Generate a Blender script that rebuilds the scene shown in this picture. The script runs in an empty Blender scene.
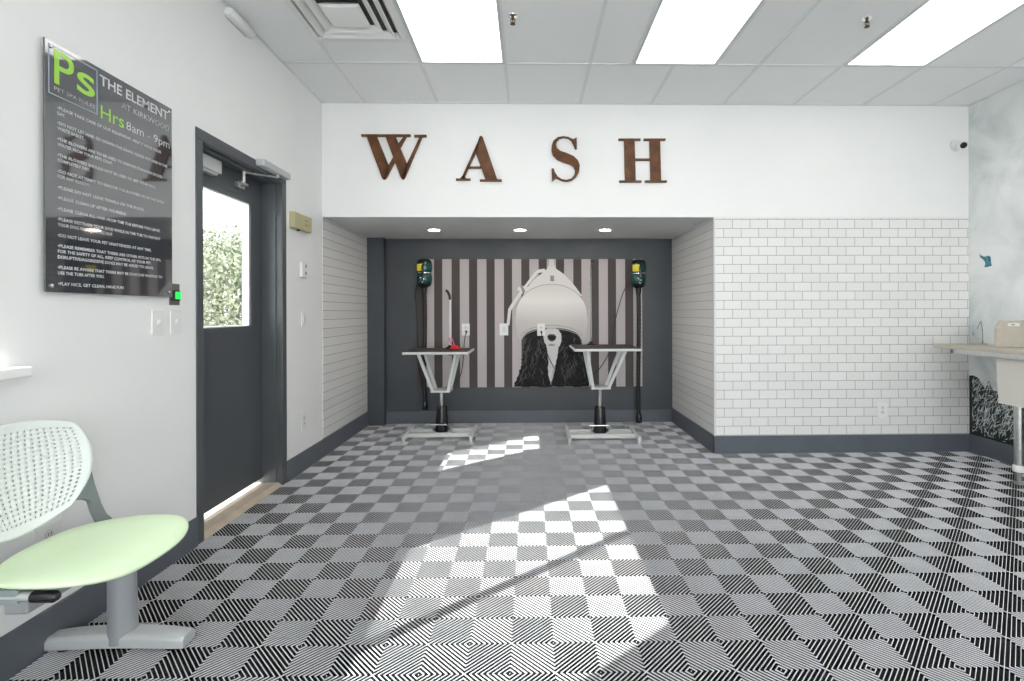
import bpy, bmesh, math, random
from mathutils import Vector, Matrix
random.seed(7)
PI = math.pi
COL = bpy.context.scene.collection
sc = bpy.context.scene

# ------------------------------------------------------------------ camera
F_PX, PX0, PY0, YAW, ROLL, EYE = 500.5, 537.8, 312.5, .0190, .0031, 1.22
_lat = Vector((math.cos(YAW), -math.sin(YAW), 0)); FW = Vector((math.sin(YAW), math.cos(YAW), 0)); _z = Vector((0, 0, 1))
RT = _lat * math.cos(ROLL) - _z * math.sin(ROLL); UP = _lat * math.sin(ROLL) + _z * math.cos(ROLL)
CAM = Vector((0, 0, EYE))
cd = bpy.data.cameras.new('camera'); cam = bpy.data.objects.new('camera', cd); COL.objects.link(cam)
cd.sensor_width = 36; cd.lens = F_PX * 36 / 1024
cd.shift_x = (512 - PX0) / 1024; cd.shift_y = (PY0 - 340.5) / 1024
cd.clip_start = .05; cd.clip_end = 300
m = Matrix.Identity(4)
for i in range(3):
    m[i][0] = RT[i]; m[i][1] = UP[i]; m[i][2] = -FW[i]; m[i][3] = CAM[i]
cam.matrix_world = m
sc.camera = cam

def ray(x, y): return FW + RT * ((x - PX0) / F_PX) - UP * ((y - PY0) / F_PX)
def at_x(x, y, X): d = ray(x, y); return CAM + d * (X / d.x)
def at_y(x, y, Y): d = ray(x, y); return CAM + d * (Y / d.y)

# ------------------------------------------------------------------ materials
def mat(name, col, rough=.5, metal=0, noise=0, nscale=20, bump=0, bscale=60, spec=.5, coat=0, trans=0, ior=1.45):
    M = bpy.data.materials.new(name); M.use_nodes = True
    nt = M.node_tree; b = nt.nodes['Principled BSDF']
    c = (*col, 1)
    b.inputs['Base Color'].default_value = c
    b.inputs['Roughness'].default_value = rough; b.inputs['Metallic'].default_value = metal
    b.inputs['Specular IOR Level'].default_value = spec
    b.inputs['Coat Weight'].default_value = coat
    b.inputs['Coat Roughness'].default_value = .03
    b.inputs['Transmission Weight'].default_value = trans; b.inputs['IOR'].default_value = ior
    tc = nt.nodes.new('ShaderNodeTexCoord')
    if noise:
        n = nt.nodes.new('ShaderNodeTexNoise'); n.inputs['Scale'].default_value = nscale; n.inputs['Detail'].default_value = 4
        nt.links.new(tc.outputs['Object'], n.inputs['Vector'])
        r = nt.nodes.new('ShaderNodeMapRange')
        r.inputs['From Min'].default_value = .3; r.inputs['From Max'].default_value = .7
        r.inputs['To Min'].default_value = 1 - noise; r.inputs['To Max'].default_value = 1 + noise
        nt.links.new(n.outputs['Fac'], r.inputs['Value'])
        mx = nt.nodes.new('ShaderNodeVectorMath'); mx.operation = 'SCALE'; mx.inputs[0].default_value = col
        nt.links.new(r.outputs['Result'], mx.inputs['Scale']); nt.links.new(mx.outputs['Vector'], b.inputs['Base Color'])
    if bump:
        n2 = nt.nodes.new('ShaderNodeTexNoise'); n2.inputs['Scale'].default_value = bscale; n2.inputs['Detail'].default_value = 3
        nt.links.new(tc.outputs['Object'], n2.inputs['Vector'])
        bp = nt.nodes.new('ShaderNodeBump'); bp.inputs['Strength'].default_value = bump; bp.inputs['Distance'].default_value = .004
        nt.links.new(n2.outputs['Fac'], bp.inputs['Height']); nt.links.new(bp.outputs['Normal'], b.inputs['Normal'])
    return M

def emit_mat(name, col, strength):
    M = bpy.data.materials.new(name); M.use_nodes = True
    b = M.node_tree.nodes['Principled BSDF']
    b.inputs['Base Color'].default_value = (*col, 1)
    b.inputs['Emission Color'].default_value = (*col, 1); b.inputs['Emission Strength'].default_value = strength
    return M

def tile_mat(name, side):
    """white subway tile, thin grey grout; side=True maps (Y, Z) instead of (X, Z)"""
    M = mat(name, (.8, .8, .8), .22)
    nt = M.node_tree; b = nt.nodes['Principled BSDF']
    tc = nt.nodes.new('ShaderNodeTexCoord'); sp = nt.nodes.new('ShaderNodeSeparateXYZ'); cb = nt.nodes.new('ShaderNodeCombineXYZ')
    nt.links.new(tc.outputs['Object'], sp.inputs[0])
    ax = nt.nodes.new('ShaderNodeMath'); ax.operation = 'ADD'; ax.inputs[1].default_value = (10 * .1527 - 1.7650 if not side else 10 * .1527 - 4.29)
    az = nt.nodes.new('ShaderNodeMath'); az.operation = 'ADD'; az.inputs[1].default_value = 10 * .0776 - .156
    nt.links.new(sp.outputs['Y' if side else 'X'], ax.inputs[0]); nt.links.new(sp.outputs['Z'], az.inputs[0])
    nt.links.new(ax.outputs[0], cb.inputs['X']); nt.links.new(az.outputs[0], cb.inputs['Y'])
    br = nt.nodes.new('ShaderNodeTexBrick')
    br.offset = .5; br.offset_frequency = 2; br.squash = 1
    br.inputs['Scale'].default_value = 1; br.inputs['Brick Width'].default_value = 6.0 if side else .1527; br.inputs['Row Height'].default_value = .0776
    br.inputs['Mortar Size'].default_value = .0021; br.inputs['Mortar Smooth'].default_value = .25; br.inputs['Bias'].default_value = 0
    br.inputs['Color1'].default_value = (.80, .79, .775, 1); br.inputs['Color2'].default_value = (.76, .75, .735, 1)
    br.inputs['Mortar'].default_value = (.24, .23, .23, 1)
    nt.links.new(cb.outputs[0], br.inputs['Vector']); nt.links.new(br.outputs['Color'], b.inputs['Base Color'])
    rr = nt.nodes.new('ShaderNodeMapRange'); rr.inputs['To Min'].default_value = .2; rr.inputs['To Max'].default_value = .8
    nt.links.new(br.outputs['Fac'], rr.inputs['Value']); nt.links.new(rr.outputs[0], b.inputs['Roughness'])
    inv = nt.nodes.new('ShaderNodeMath'); inv.operation = 'SUBTRACT'; inv.inputs[0].default_value = 1
    nt.links.new(br.outputs['Fac'], inv.inputs[1])
    bp = nt.nodes.new('ShaderNodeBump'); bp.inputs['Strength'].default_value = .4; bp.inputs['Distance'].default_value = .002
    nt.links.new(inv.outputs[0], bp.inputs['Height']); nt.links.new(bp.outputs['Normal'], b.inputs['Normal'])
    return M

def mural_mat():
    M = mat('mural_clouds', (.7, .73, .73), .45)
    nt = M.node_tree; b = nt.nodes['Principled BSDF']
    tc = nt.nodes.new('ShaderNodeTexCoord')
    n = nt.nodes.new('ShaderNodeTexNoise'); n.inputs['Scale'].default_value = 1.7; n.inputs['Detail'].default_value = 5; n.inputs['Distortion'].default_value = .6
    nt.links.new(tc.outputs['Object'], n.inputs['Vector'])
    r = nt.nodes.new('ShaderNodeValToRGB')
    r.color_ramp.elements[0].position = .36; r.color_ramp.elements[0].color = (.55, .59, .59, 1)
    r.color_ramp.elements[1].position = .6; r.color_ramp.elements[1].color = (.84, .855, .85, 1)
    e = r.color_ramp.elements.new(.47); e.color = (.71, .74, .74, 1)
    nt.links.new(n.outputs['Fac'], r.inputs['Fac']); nt.links.new(r.outputs['Color'], b.inputs['Base Color'])
    return M

def troffer_mat():
    """white lens, brighter along the two tubes behind it"""
    M = emit_mat('troffer_lens_glow', (1, .985, .96), 6)
    nt = M.node_tree; b = nt.nodes['Principled BSDF']
    tc = nt.nodes.new('ShaderNodeTexCoord'); sp = nt.nodes.new('ShaderNodeSeparateXYZ')
    nt.links.new(tc.outputs['Generated'], sp.inputs[0])
    mu = nt.nodes.new('ShaderNodeMath'); mu.operation = 'MULTIPLY'; mu.inputs[1].default_value = 4 * PI
    co = nt.nodes.new('ShaderNodeMath'); co.operation = 'COSINE'
    nt.links.new(sp.outputs['X'], mu.inputs[0]); nt.links.new(mu.outputs[0], co.inputs[0])
    mr = nt.nodes.new('ShaderNodeMapRange'); mr.inputs['From Min'].default_value = -1; mr.inputs['To Min'].default_value = 2.2; mr.inputs['To Max'].default_value = 1.35
    nt.links.new(co.outputs[0], mr.inputs['Value'])
    lv = nt.nodes.new('ShaderNodeMath'); lv.operation = 'MULTIPLY'; lv.inputs[1].default_value = TROFFER
    nt.links.new(mr.outputs[0], lv.inputs[0]); nt.links.new(lv.outputs[0], b.inputs['Emission Strength'])
    return M

TROFFER = 1.5
SUN = 13.0
SKY = 6.2
M_WALL = mat('white_wall_paint', (.825, .82, .815), .6, noise=.012, nscale=3, bump=.06, bscale=180)
M_CEIL = mat('ceiling_tile_grey', (.86, .87, .875), .85, noise=.04, nscale=220, bump=.15, bscale=260)
M_TBAR = mat('ceiling_bar_grey', (.74, .755, .76), .5)
M_DARK = mat('charcoal_paint', (.060, .066, .076), .45, noise=.06, nscale=5, bump=.05, bscale=90)
M_BASE = mat('charcoal_baseboard', (.110, .122, .145), .4, noise=.05, nscale=6)
M_DOOR = mat('charcoal_door_paint', (.078, .085, .094), .38, noise=.06, nscale=4)
M_SOFF = mat('soffit_grey_paint', (.80, .80, .81), .6, noise=.03, nscale=2)
M_TILE = tile_mat('subway_tile', False)
M_TILES = tile_mat('subway_tile_side', True)
M_RIB = mat('grey_rib_plastic', (.60, .60, .62), .55, noise=.05, nscale=9, spec=.3)
M_WEB = mat('groove_shaded_web', (.035, .035, .038), .6)  # cross ribs are the same grey plastic, coloured dark as groove shade
M_PIT = mat('underlay_and_groove_shade', (.007, .007, .008), .8)  # black underlay, and groove shade painted on the lower rib sides
M_WHITEP = mat('white_plastic', (.78, .78, .77), .35)
M_SLOT = mat('black_slot', (.01, .01, .01), .6)
M_STEEL = mat('brushed_steel', (.62, .62, .60), .32, metal=1, noise=.08, nscale=30)
M_CHROME = mat('chrome', (.8, .8, .8), .12, metal=1)
M_GREYM = mat('light_grey_powder_coat', (.62, .63, .62), .4, noise=.04, nscale=14)
M_BLACK = mat('black_rubber', (.012, .012, .013), .45)
M_BLACKP = mat('black_plastic', (.016, .016, .018), .25)
M_RUST = mat('rust_brown_metal', (.105, .036, .008), .5, metal=.1, noise=.45, nscale=14)
M_SIGN = mat('dark_grey_sign_face', (.045, .048, .055), .06, coat=1, spec=.8)
M_SIGN.node_tree.nodes['Principled BSDF'].inputs['Coat IOR'].default_value = 2.0
M_ACR = mat('acrylic_edge', (.55, .62, .60), .1)
M_LET = mat('white_sign_lettering', (.62, .63, .65), .4, coat=.5)
M_LETG = mat('grey_sign_lettering', (.52, .53, .55), .4, coat=.5)
M_GRN = mat('lime_green_lettering', (.36, .70, .07), .4, coat=.5)
M_BLUE = mat('pale_blue_line', (.38, .46, .56), .4, coat=.5)
M_TEAL = mat('dark_teal_plastic', (.004, .055, .050), .22, coat=.4)
M_YEL = mat('yellow_label', (.85, .70, .04), .4)
M_RED = mat('red_nylon', (.75, .015, .02), .5)
M_PINK = mat('pink_nylon', (.75, .22, .35), .5)
M_MAT = mat('dark_rubber_table_mat', (.055, .045, .042), .7, noise=.2, nscale=60, bump=.3, bscale=200)
M_BEIGE = mat('beige_stone_resin', (.52, .47, .40), .35, noise=.05, nscale=30)
M_BASIN = mat('pale_beige_basin', (.66, .63, .58), .35)
M_GREEN = mat('pale_green_plastic', (.73, .88, .60), .38, noise=.02, nscale=6)
M_SHELL = mat('white_shell_plastic', (.80, .84, .82), .4)
M_GGR = mat('grey_green_plastic', (.25, .29, .29), .45)
M_LEG = mat('silver_grey_paint', (.36, .37, .39), .38, metal=.3)
M_LEGF = mat('silver_foot_paint', (.52, .53, .54), .35, metal=.2)
M_THR = mat('tan_threshold', (.55, .46, .36), .5, noise=.12, nscale=12)
M_BRASS = mat('dark_brass', (.12, .07, .03), .35, metal=.8)
M_KHAKI = mat('khaki_plastic', (.48, .44, .26), .5, noise=.06, nscale=40)
M_PLATE = mat('brown_metal_plate', (.20, .16, .155), .35, metal=.4)
M_GLOWG = emit_mat('green_lit_button', (.02, .8, .10), .6)
M_TROF = troffer_mat()
M_SPOT = emit_mat('downlight_lamp', (1, .84, .70), 60)
M_MURAL = mural_mat()
M_LEAFD = mat('mural_black_green', (.012, .020, .018), .45, noise=.5, nscale=30)
M_LEAFL = mat('mural_pale_leaf', (.55, .60, .60), .45, noise=.35, nscale=40)
M_STEM = mat('mural_grey_stem', (.22, .29, .29), .45)
M_BIRD = mat('mural_teal_bird', (.06, .22, .30), .5, noise=.3, nscale=60)
M_BIRDD = mat('mural_dark_teal', (.03, .12, .17), .5)
# poster inks
P_LIGHT = mat('poster_light_stripe', (.50, .455, .46), .5)
P_DARKS = mat('poster_dark_stripe', (.085, .074, .074), .5)
P_DOME = mat('poster_dome_ink', (.60, .575, .56), .5, noise=.03, nscale=4)
_nt = P_DOME.node_tree; _tc = _nt.nodes.new('ShaderNodeTexCoord'); _sp = _nt.nodes.new('ShaderNodeSeparateXYZ'); _cr = _nt.nodes.new('ShaderNodeValToRGB'); _mr = _nt.nodes.new('ShaderNodeMapRange')
_mr.inputs['From Min'].default_value = .93; _mr.inputs['From Max'].default_value = 1.62
_cr.color_ramp.elements[0].color = (.52, .495, .485, 1); _cr.color_ramp.elements[1].color = (.56, .535, .525, 1)
_e = _cr.color_ramp.elements.new(.28); _e.color = (.60, .575, .56, 1); _e = _cr.color_ramp.elements.new(.6); _e.color = (.82, .80, .78, 1); _e = _cr.color_ramp.elements.new(.82); _e.color = (.72, .70, .68, 1)
_nt.links.new(_tc.outputs['Object'], _sp.inputs[0]); _nt.links.new(_sp.outputs['Z'], _mr.inputs['Value']); _nt.links.new(_mr.outputs[0], _cr.inputs['Fac']); _nt.links.new(_cr.outputs['Color'], _nt.nodes['Principled BSDF'].inputs['Base Color'])
P_DOMEL = mat('poster_dome_pale_ink', (.74, .72, .70), .5)
P_DOMED = mat('poster_dome_grey_ink', (.40, .38, .375), .5)
P_HAIR = mat('poster_hair_ink', (.017, .016, .017), .5, noise=.5, nscale=25)
P_HAIRL = mat('poster_hair_pale_ink', (.11, .105, .105), .5)
P_WHITE = mat('poster_fur_pale_ink', (.62, .60, .60), .5, noise=.06, nscale=40)
P_GREY = mat('poster_fur_grey_ink', (.30, .29, .29), .5)
for _m in bpy.data.materials:
    if _m.name.startswith('poster_'): _m.node_tree.nodes['Principled BSDF'].inputs['Specular IOR Level'].default_value = .12
# outdoors
M_LEAF = mat('tree_leaves', (.21, .23, .15), .6, noise=.4, nscale=3)
M_BARK = mat('tree_bark', (.16, .13, .10), .8, noise=.3, nscale=10)
M_GRND = mat('pale_concrete', (.50, .49, .46), .8, noise=.1, nscale=2)

def glass_mat():
    M = bpy.data.materials.new('clear_glass'); M.use_nodes = True
    nt = M.node_tree; nt.nodes.remove(nt.nodes['Principled BSDF'])
    o = nt.nodes['Material Output']
    t = nt.nodes.new('ShaderNodeBsdfTransparent'); t.inputs[0].default_value = (.94, .96, .95, 1)
    g = nt.nodes.new('ShaderNodeBsdfGlossy'); g.inputs['Roughness'].default_value = .02
    fr = nt.nodes.new('ShaderNodeLayerWeight'); fr.inputs[0].default_value = .12
    mx = nt.nodes.new('ShaderNodeMixShader')
    nt.links.new(fr.outputs['Facing'], mx.inputs[0]); nt.links.new(t.outputs[0], mx.inputs[1]); nt.links.new(g.outputs[0], mx.inputs[2])
    nt.links.new(mx.outputs[0], o.inputs[0])
    return M
M_GLASS = glass_mat()

# ------------------------------------------------------------------ mesh builder
class MB:
    def __init__(s): s.v = []; s.f = []; s.mi = []
    def add(s, vs, fs, mi=0):
        o = len(s.v); s.v += [tuple(p) for p in vs]
        for f in fs: s.f.append(tuple(i + o for i in f)); s.mi.append(mi)
        return s
    def box(s, x0, x1, y0, y1, z0, z1, mi=0):
        vs = [(x, y, z) for x in (x0, x1) for y in (y0, y1) for z in (z0, z1)]
        return s.add(vs, [(0, 1, 3, 2), (4, 6, 7, 5), (0, 4, 5, 1), (2, 3, 7, 6), (0, 2, 6, 4), (1, 5, 7, 3)], mi)
    def tube(s, pts, r, n=10, mi=0, cap=True):
        pts = [Vector(p) for p in pts]
        rs = r if isinstance(r, (list, tuple)) else [r] * len(pts)
        rings = []; ref = None
        for i, p in enumerate(pts):
            a = pts[max(i - 1, 0)]; b = pts[min(i + 1, len(pts) - 1)]; t = (b - a).normalized()
            if ref is None:
                ref = Vector((0, 0, 1)) if abs(t.z) < .9 else Vector((1, 0, 0))
            u = (ref - t * ref.dot(t)).normalized(); w = t.cross(u); ref = u
            rings.append([p + (u * math.cos(2 * PI * k / n) + w * math.sin(2 * PI * k / n)) * rs[i] for k in range(n)])
        vs = [q for rg in rings for q in rg]; fs = []
        for i in range(len(pts) - 1):
            for k in range(n): fs.append((i * n + k, i * n + (k + 1) % n, (i + 1) * n + (k + 1) % n, (i + 1) * n + k))
        if cap: fs += [tuple(range(n))[::-1], tuple((len(pts) - 1) * n + k for k in range(n))]
        return s.add(vs, fs, mi)
    def lathe(s, prof, c=(0, 0, 0), axis='z', n=24, mi=0, sx=1, sy=1):
        vs = []; fs = []
        for r, h in prof:
            for k in range(n):
                a = 2 * PI * k / n; x, y = r * math.cos(a) * sx, r * math.sin(a) * sy
                if axis == 'z': q = (c[0] + x, c[1] + y, c[2] + h)
                elif axis == 'y': q = (c[0] + x, c[1] + h, c[2] + y)
                else: q = (c[0] + h, c[1] + x, c[2] + y)
                vs.append(q)
        for i in range(len(prof) - 1):
            for k in range(n): fs.append((i * n + k, i * n + (k + 1) % n, (i + 1) * n + (k + 1) % n, (i + 1) * n + k))
        fs += [tuple(range(n))[::-1], tuple((len(prof) - 1) * n + k for k in range(n))]
        return s.add(vs, fs, mi)
    def prism(s, poly, off, mi=0):
        """poly: 3-D points in one plane; off: extrusion vector"""
        off = Vector(off); n = len(poly); a = [Vector(p) for p in poly]; vs = a + [p + off for p in a]
        fs = [tuple(range(n)), tuple(range(2 * n - 1, n - 1, -1))] + [(k, k + n, (k + 1) % n + n, (k + 1) % n) for k in range(n)]
        return s.add(vs, fs, mi)
    def build(s, name, mats, parent=None, smooth=None, bevel=0, fix=True):
        me = bpy.data.meshes.new(name); me.from_pydata(s.v, [], s.f)
        for M in (mats if isinstance(mats, (list, tuple)) else [mats]): me.materials.append(M)
        if any(s.mi): me.polygons.foreach_set('material_index', s.mi)
        if fix:
            bm = bmesh.new(); bm.from_mesh(me); bmesh.ops.recalc_face_normals(bm, faces=bm.faces); bm.to_mesh(me); bm.free()
        me.update()
        o = bpy.data.objects.new(name, me); COL.objects.link(o)
        if parent: o.parent = parent
        if smooth is not None:
            me.polygons.foreach_set('use_smooth', [True] * len(me.polygons))
            me.set_sharp_from_angle(angle=math.radians(smooth))
        if bevel:
            b = o.modifiers.new('bevel', 'BEVEL'); b.width = bevel; b.segments = 2; b.limit_method = 'ANGLE'; b.angle_limit = math.radians(40)
        return o

def tag(o, label, cat, group=None, kind=None):
    if label: o['label'] = label
    if cat: o['category'] = cat
    if group: o['group'] = group
    if kind: o['kind'] = kind
    return o
def struct(o, label=None):
    o['kind'] = 'structure'
    if label: o['label'] = label
    return o
def thing(name, label, cat, loc=(0, 0, 0), group=None):
    o = bpy.data.objects.new(name, None); COL.objects.link(o); o.location = loc; o.empty_display_size = .1
    return tag(o, label, cat, group)
def dup(root, loc, label=None):
    r = root.copy(); COL.objects.link(r); r.location = loc
    if label: r['label'] = label
    for ch in list(root.children):
        c = ch.copy(); COL.objects.link(c); c.parent = r
        for g in list(ch.children):
            d = g.copy(); COL.objects.link(d); d.parent = c
    return r

# ------------------------------------------------------------------ room dimensions
XL, XR, YF, YB, ZC, ZS = -1.75, 3.845, 4.29, 5.555, 3.01, 2.037
XA = 1.604            # right side of the alcove
YR = -3.6             # wall behind the camera
BH = .152

# ------------------------------------------------------------------ floor: ribbed interlocking tiles
W = .15415; GX, GY, ROT = .1004, 4.1611, -.0050
def build_floor():
    vs = []; fs = []; mi = []
    P = W / 8; a = .095 * P; h = .017; cap = .0034
    ca, sa = math.cos(ROT), math.sin(ROT)
    def quad_strip(loc, ztop, zbot, ends, m_=0):
        o = len(vs)
        for (x, y) in loc: vs.append((x, y, ztop))
        for (x, y) in loc: vs.append((x, y, zbot))
        fs.append((o, o + 1, o + 2, o + 3)); mi.append(m_)
        for k in ((0, 1, 2, 3) if ends else (1, 3)):
            j = (k + 1) % 4; fs.append((o + k, o + 4 + k, o + 4 + j, o + j)); mi.append(m_)
    def ribs(a, par):
        out = []
        for k in range(-8, 9):
            c = k * P
            if k == 0: q = [(0, a), (a, 0), (W, W - a), (W - a, W)]
            elif k == 8: q = [(W - a, 0), (W, 0), (W, a), (W - a / 2, a / 2)]
            elif k == -8: q = [(0, W), (0, W - a), (a / 2, W - a / 2), (a, W)]
            elif c > 0: q = [(c - a, 0), (c + a, 0), (W, W - c - a), (W, W - c + a)]
            else: q = [(0, -c + a), (0, -c - a), (W + c + a, W), (W + c - a, W)]
            if par: q = [(W - x, y) for x, y in q][::-1]; q = [q[2], q[3], q[0], q[1]]
            out.append(q)
        return out
    T0 = {0: ribs(a, True), 1: ribs(a, False)}; T1 = {0: ribs(a * .7, False), 1: ribs(a * .7, True)}
    for c in range(-14, 27):
        for r in range(-12, 52):
            u0, v0 = c * W, -(r + 1) * W
            cx = GX + (u0 + W / 2) * ca - (v0 + W / 2) * sa; cy = GY + (u0 + W / 2) * sa + (v0 + W / 2) * ca
            if not (XL - .10 < cx < XR + .10 and YR - .1 < cy < YB + .1): continue
            if cy > YF + .12 and cx > XA + .12: continue
            par = (c + r) % 2
            def tf(q): return [(GX + (u0 + x) * ca - (v0 + y) * sa, GY + (u0 + x) * sa + (v0 + y) * ca) for x, y in q]
            for q in T0[par]: quad_strip(tf(q), 0, -cap, cy > .3); quad_strip(tf(q), -cap, -h, False, 1)  # grey cap above, painted groove shade on the rib below it
            if cy > .8:
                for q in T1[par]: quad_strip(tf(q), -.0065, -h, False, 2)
    o = len(vs)
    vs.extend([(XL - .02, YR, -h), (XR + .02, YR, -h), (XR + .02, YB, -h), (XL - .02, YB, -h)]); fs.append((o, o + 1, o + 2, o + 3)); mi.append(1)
    me = bpy.data.meshes.new('floor'); me.from_pydata(vs, [], fs)
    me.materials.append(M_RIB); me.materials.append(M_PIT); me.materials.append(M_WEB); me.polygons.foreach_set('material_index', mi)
    ob = bpy.data.objects.new('floor', me); COL.objects.link(ob)
    struct(ob, 'grey ribbed garage style floor tiles in a checkered pattern')
build_floor()

# ------------------------------------------------------------------ ceiling
b = MB(); b.box(XL - .25, XR + .2, YR - .2, YF, ZC, ZC + .08); struct(b.build('ceiling', M_CEIL), 'suspended ceiling of pale grey panels')
b = MB(); t = .012
YROW = [YR, -2.50, -1.28, -.06, 1.16, 2.38, 3.60]
def barx(y, x0, x1): b.box(x0, x1, y - t, y + t, ZC - .004, ZC + .001)
def bary(x, y0, y1): b.box(x - t, x + t, y0, y1, ZC - .0042, ZC + .001)
for y in YROW[1:]: barx(y, XL, XR)
for x in (-1.375, -.765, -.160, .450, 1.06, 1.68, 2.29, 2.90, 3.51): bary(x, 3.60, YF)
for x in (-1.375, -.765, -.160, .450, .755, 1.365, 1.68, 2.29, 2.90, 3.51): bary(x, YR, 3.60)
b.box(XL, XR, YF - .02, YF, ZC - .004, ZC); b.box(XL, XL + .02, YR, YF, ZC - .004, ZC); b.box(XR - .02, XR, YR, YF, ZC - .004, ZC)
barx(3.27, -1.375, -.765)
struct(b.build('trim_1', M_TBAR), 'thin grey bars holding the ceiling panels')

# ------------------------------------------------------------------ walls
WZ0, WZ1, WY0, WY1 = 1.04, 2.46, -.08, 1.69           # side window opening
DZ1, DY0, DY1 = 2.175, 2.69, 3.62                      # door opening
XO = XL - .25
b = MB()
b.box(XO, XL, YR, WY0, -.02, ZC); b.box(XO, XL, WY0, WY1, -.02, WZ0); b.box(XO, XL, WY0, WY1, WZ1, ZC)
b.box(XO, XL, WY1, DY0, -.02, ZC); b.box(XO, XL, DY0, DY1, DZ1, ZC); b.box(XO, XL, DY1, YB + .1, -.02, ZC)
struct(b.build('wall_left', M_WALL), 'white painted wall with the door and the sign')
b = MB(); b.box(XR, XR + .2, YR, YF + .2, -.02, ZC); struct(b.build('wall_right', M_WALL), 'white wall carrying the cloud mural')
b = MB()
RX0, RX1, RZ0, RZ1 = -1.3, 3.4, .12, 2.72  # unseen rear window, added so sky light reaches the ceiling
b.box(XO, RX0, YR - .2, YR, -.02, ZC); b.box(RX1, XR + .2, YR - .2, YR, -.02, ZC); b.box(RX0, RX1, YR - .2, YR, -.02, RZ0); b.box(RX0, RX1, YR - .2, YR, RZ1, ZC)
struct(b.build('wall_rear', M_WALL), 'wall behind the camera with a wide opening added for light')
root_w = struct(thing('added_window', None, None, (1.05, YR - .1, RZ0)), 'wide window added behind the camera to light the ceiling')
b = MB()
for x in (RX0, RX0 + 1.55, RX0 + 3.10, RX1 - .05): b.box(x, x + .05, YR - .13, YR - .07, RZ0, RZ1)
b.box(RX0, RX1, YR - .125, YR - .075, RZ0, RZ0 + .05); b.box(RX0, RX1, YR - .125, YR - .075, RZ1 - .05, RZ1)
o = b.build('window_frame', M_BASE, root_w); o.matrix_parent_inverse = Matrix.Translation(-Vector(root_w.location))
b = MB(); b.box(RX0 + .01, RX1 - .01, YR - .102, YR - .098, RZ0 + .01, RZ1 - .01)
ADDED_PANE = b
b = MB(); b.box(XL, XR, YF, YF + .22, ZS + .004, ZC); b.box(XL, XA + .2, YF + .22, YB + .2, ZS + .004, ZC)
struct(b.build('wall_far', M_WALL), 'white bulkhead above the alcove')
b = MB(); b.box(XL, XA, YF, YB + .02, ZS, ZS + .0038)
struct(b.build('ceiling_alcove', M_SOFF), 'grey painted soffit of the alcove')
b = MB(); b.box(XA + .006, XR, YF, YF + .2, -.02, ZS); struct(b.build('wall_far_tiled', M_TILE), 'white subway tile wall right of the alcove')
b = MB(); b.box(XA, XA + .2, YF + .006, YB + .1, -.02, ZS); struct(b.build('wall_alcove_right', M_TILES), 'white subway tile on the right side of the alcove')
b = MB(); b.box(XL - .01, XL + .004, YF, 5.46, BH - .01, ZS); struct(b.build('wall_alcove_left', M_TILES), 'white subway tile on the left side of the alcove')
b = MB(); b.box(XL, XA + .01, YB, YB + .15, -.02, ZS); struct(b.build('wall_alcove_back', M_DARK), 'charcoal wall behind the grooming tables')
b = MB(); b.box(XL, -1.565, 5.46, YB, -.013, ZS); struct(b.build('trim_2', M_DARK), 'charcoal pilaster in the left corner of the alcove')
# corner bead and tile edges
b = MB(); b.box(XA - .004, XA + .010, YF - .004, YF + .010, BH, ZS); struct(b.build('trim_3', mat('pale_metal_edge', (.62, .62, .62), .4)), 'pale edge strip on the tiled corner')
b = MB(); b.box(XA, XR, YF - .004, YF + .01, ZS - .008, ZS + .003); struct(b.build('trim_4', M_WHITEP), 'white edge over the tile')

def baseboard(name, x0, x1, y0, y1, h=BH):
    b = MB(); b.box(x0, x1, y0, y1, -.012, h); struct(b.build(name, M_BASE, bevel=.003))
baseboard('baseboard_left', XL, XL + .012, YR, 2.665)
baseboard('baseboard_left_alcove', XL, XL + .012, 3.647, 5.46)
baseboard('baseboard_back', -1.565, XA, YB - .012, YB, .134)
baseboard('baseboard_right_alcove', XA - .012, XA, YF - .012, YB - .012)
baseboard('baseboard_far', XA - .012, XR, YF - .012, YF)
baseboard('baseboard_right', XR - .012, XR, YR, YF - .012)

o = ADDED_PANE.build('pane', M_GLASS, root_w); o.matrix_parent_inverse = Matrix.Translation(-Vector(root_w.location))
# ------------------------------------------------------------------ side window (outside the frame, its sill and sunlight in it)
root = struct(thing('window_1', None, None, (XO + .1, .8, WZ0)), 'white window with a ledge beside the bench')
def at_root(o, r):
    if o.parent is r: o.matrix_parent_inverse = Matrix.Translation(-Vector(r.location))
    return o
b = MB(); xw0, xw1 = XL - .17, XL - .11
b.box(xw0, xw1, WY0, WY1, WZ0, WZ0 + .03); b.box(xw0, xw1, WY0, WY1, WZ1 - .03, WZ1)
b.box(xw0, xw1, WY0, WY0 + .03, WZ0, WZ1); b.box(xw0, xw1, WY1 - .015, WY1, WZ0, WZ1); b.box(xw0 + .005, xw1 - .005, .80, .840, WZ0, WZ1)
o = at_root(b.build('window_frame', M_WHITEP, root, bevel=.003), root)
b = MB(); b.box(XL - .142, XL - .138, WY0 + .01, WY1 - .01, WZ0 + .01, WZ1 - .01); at_root(b.build('pane', M_GLASS, root), root)
b = MB(); b.box(XL - .11, XL + .058, WY0 - .05, WY1 + .055, WZ0 - .034, WZ0 + .002); at_root(b.build('window_sill', M_WALL, root, bevel=.006), root)

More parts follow.
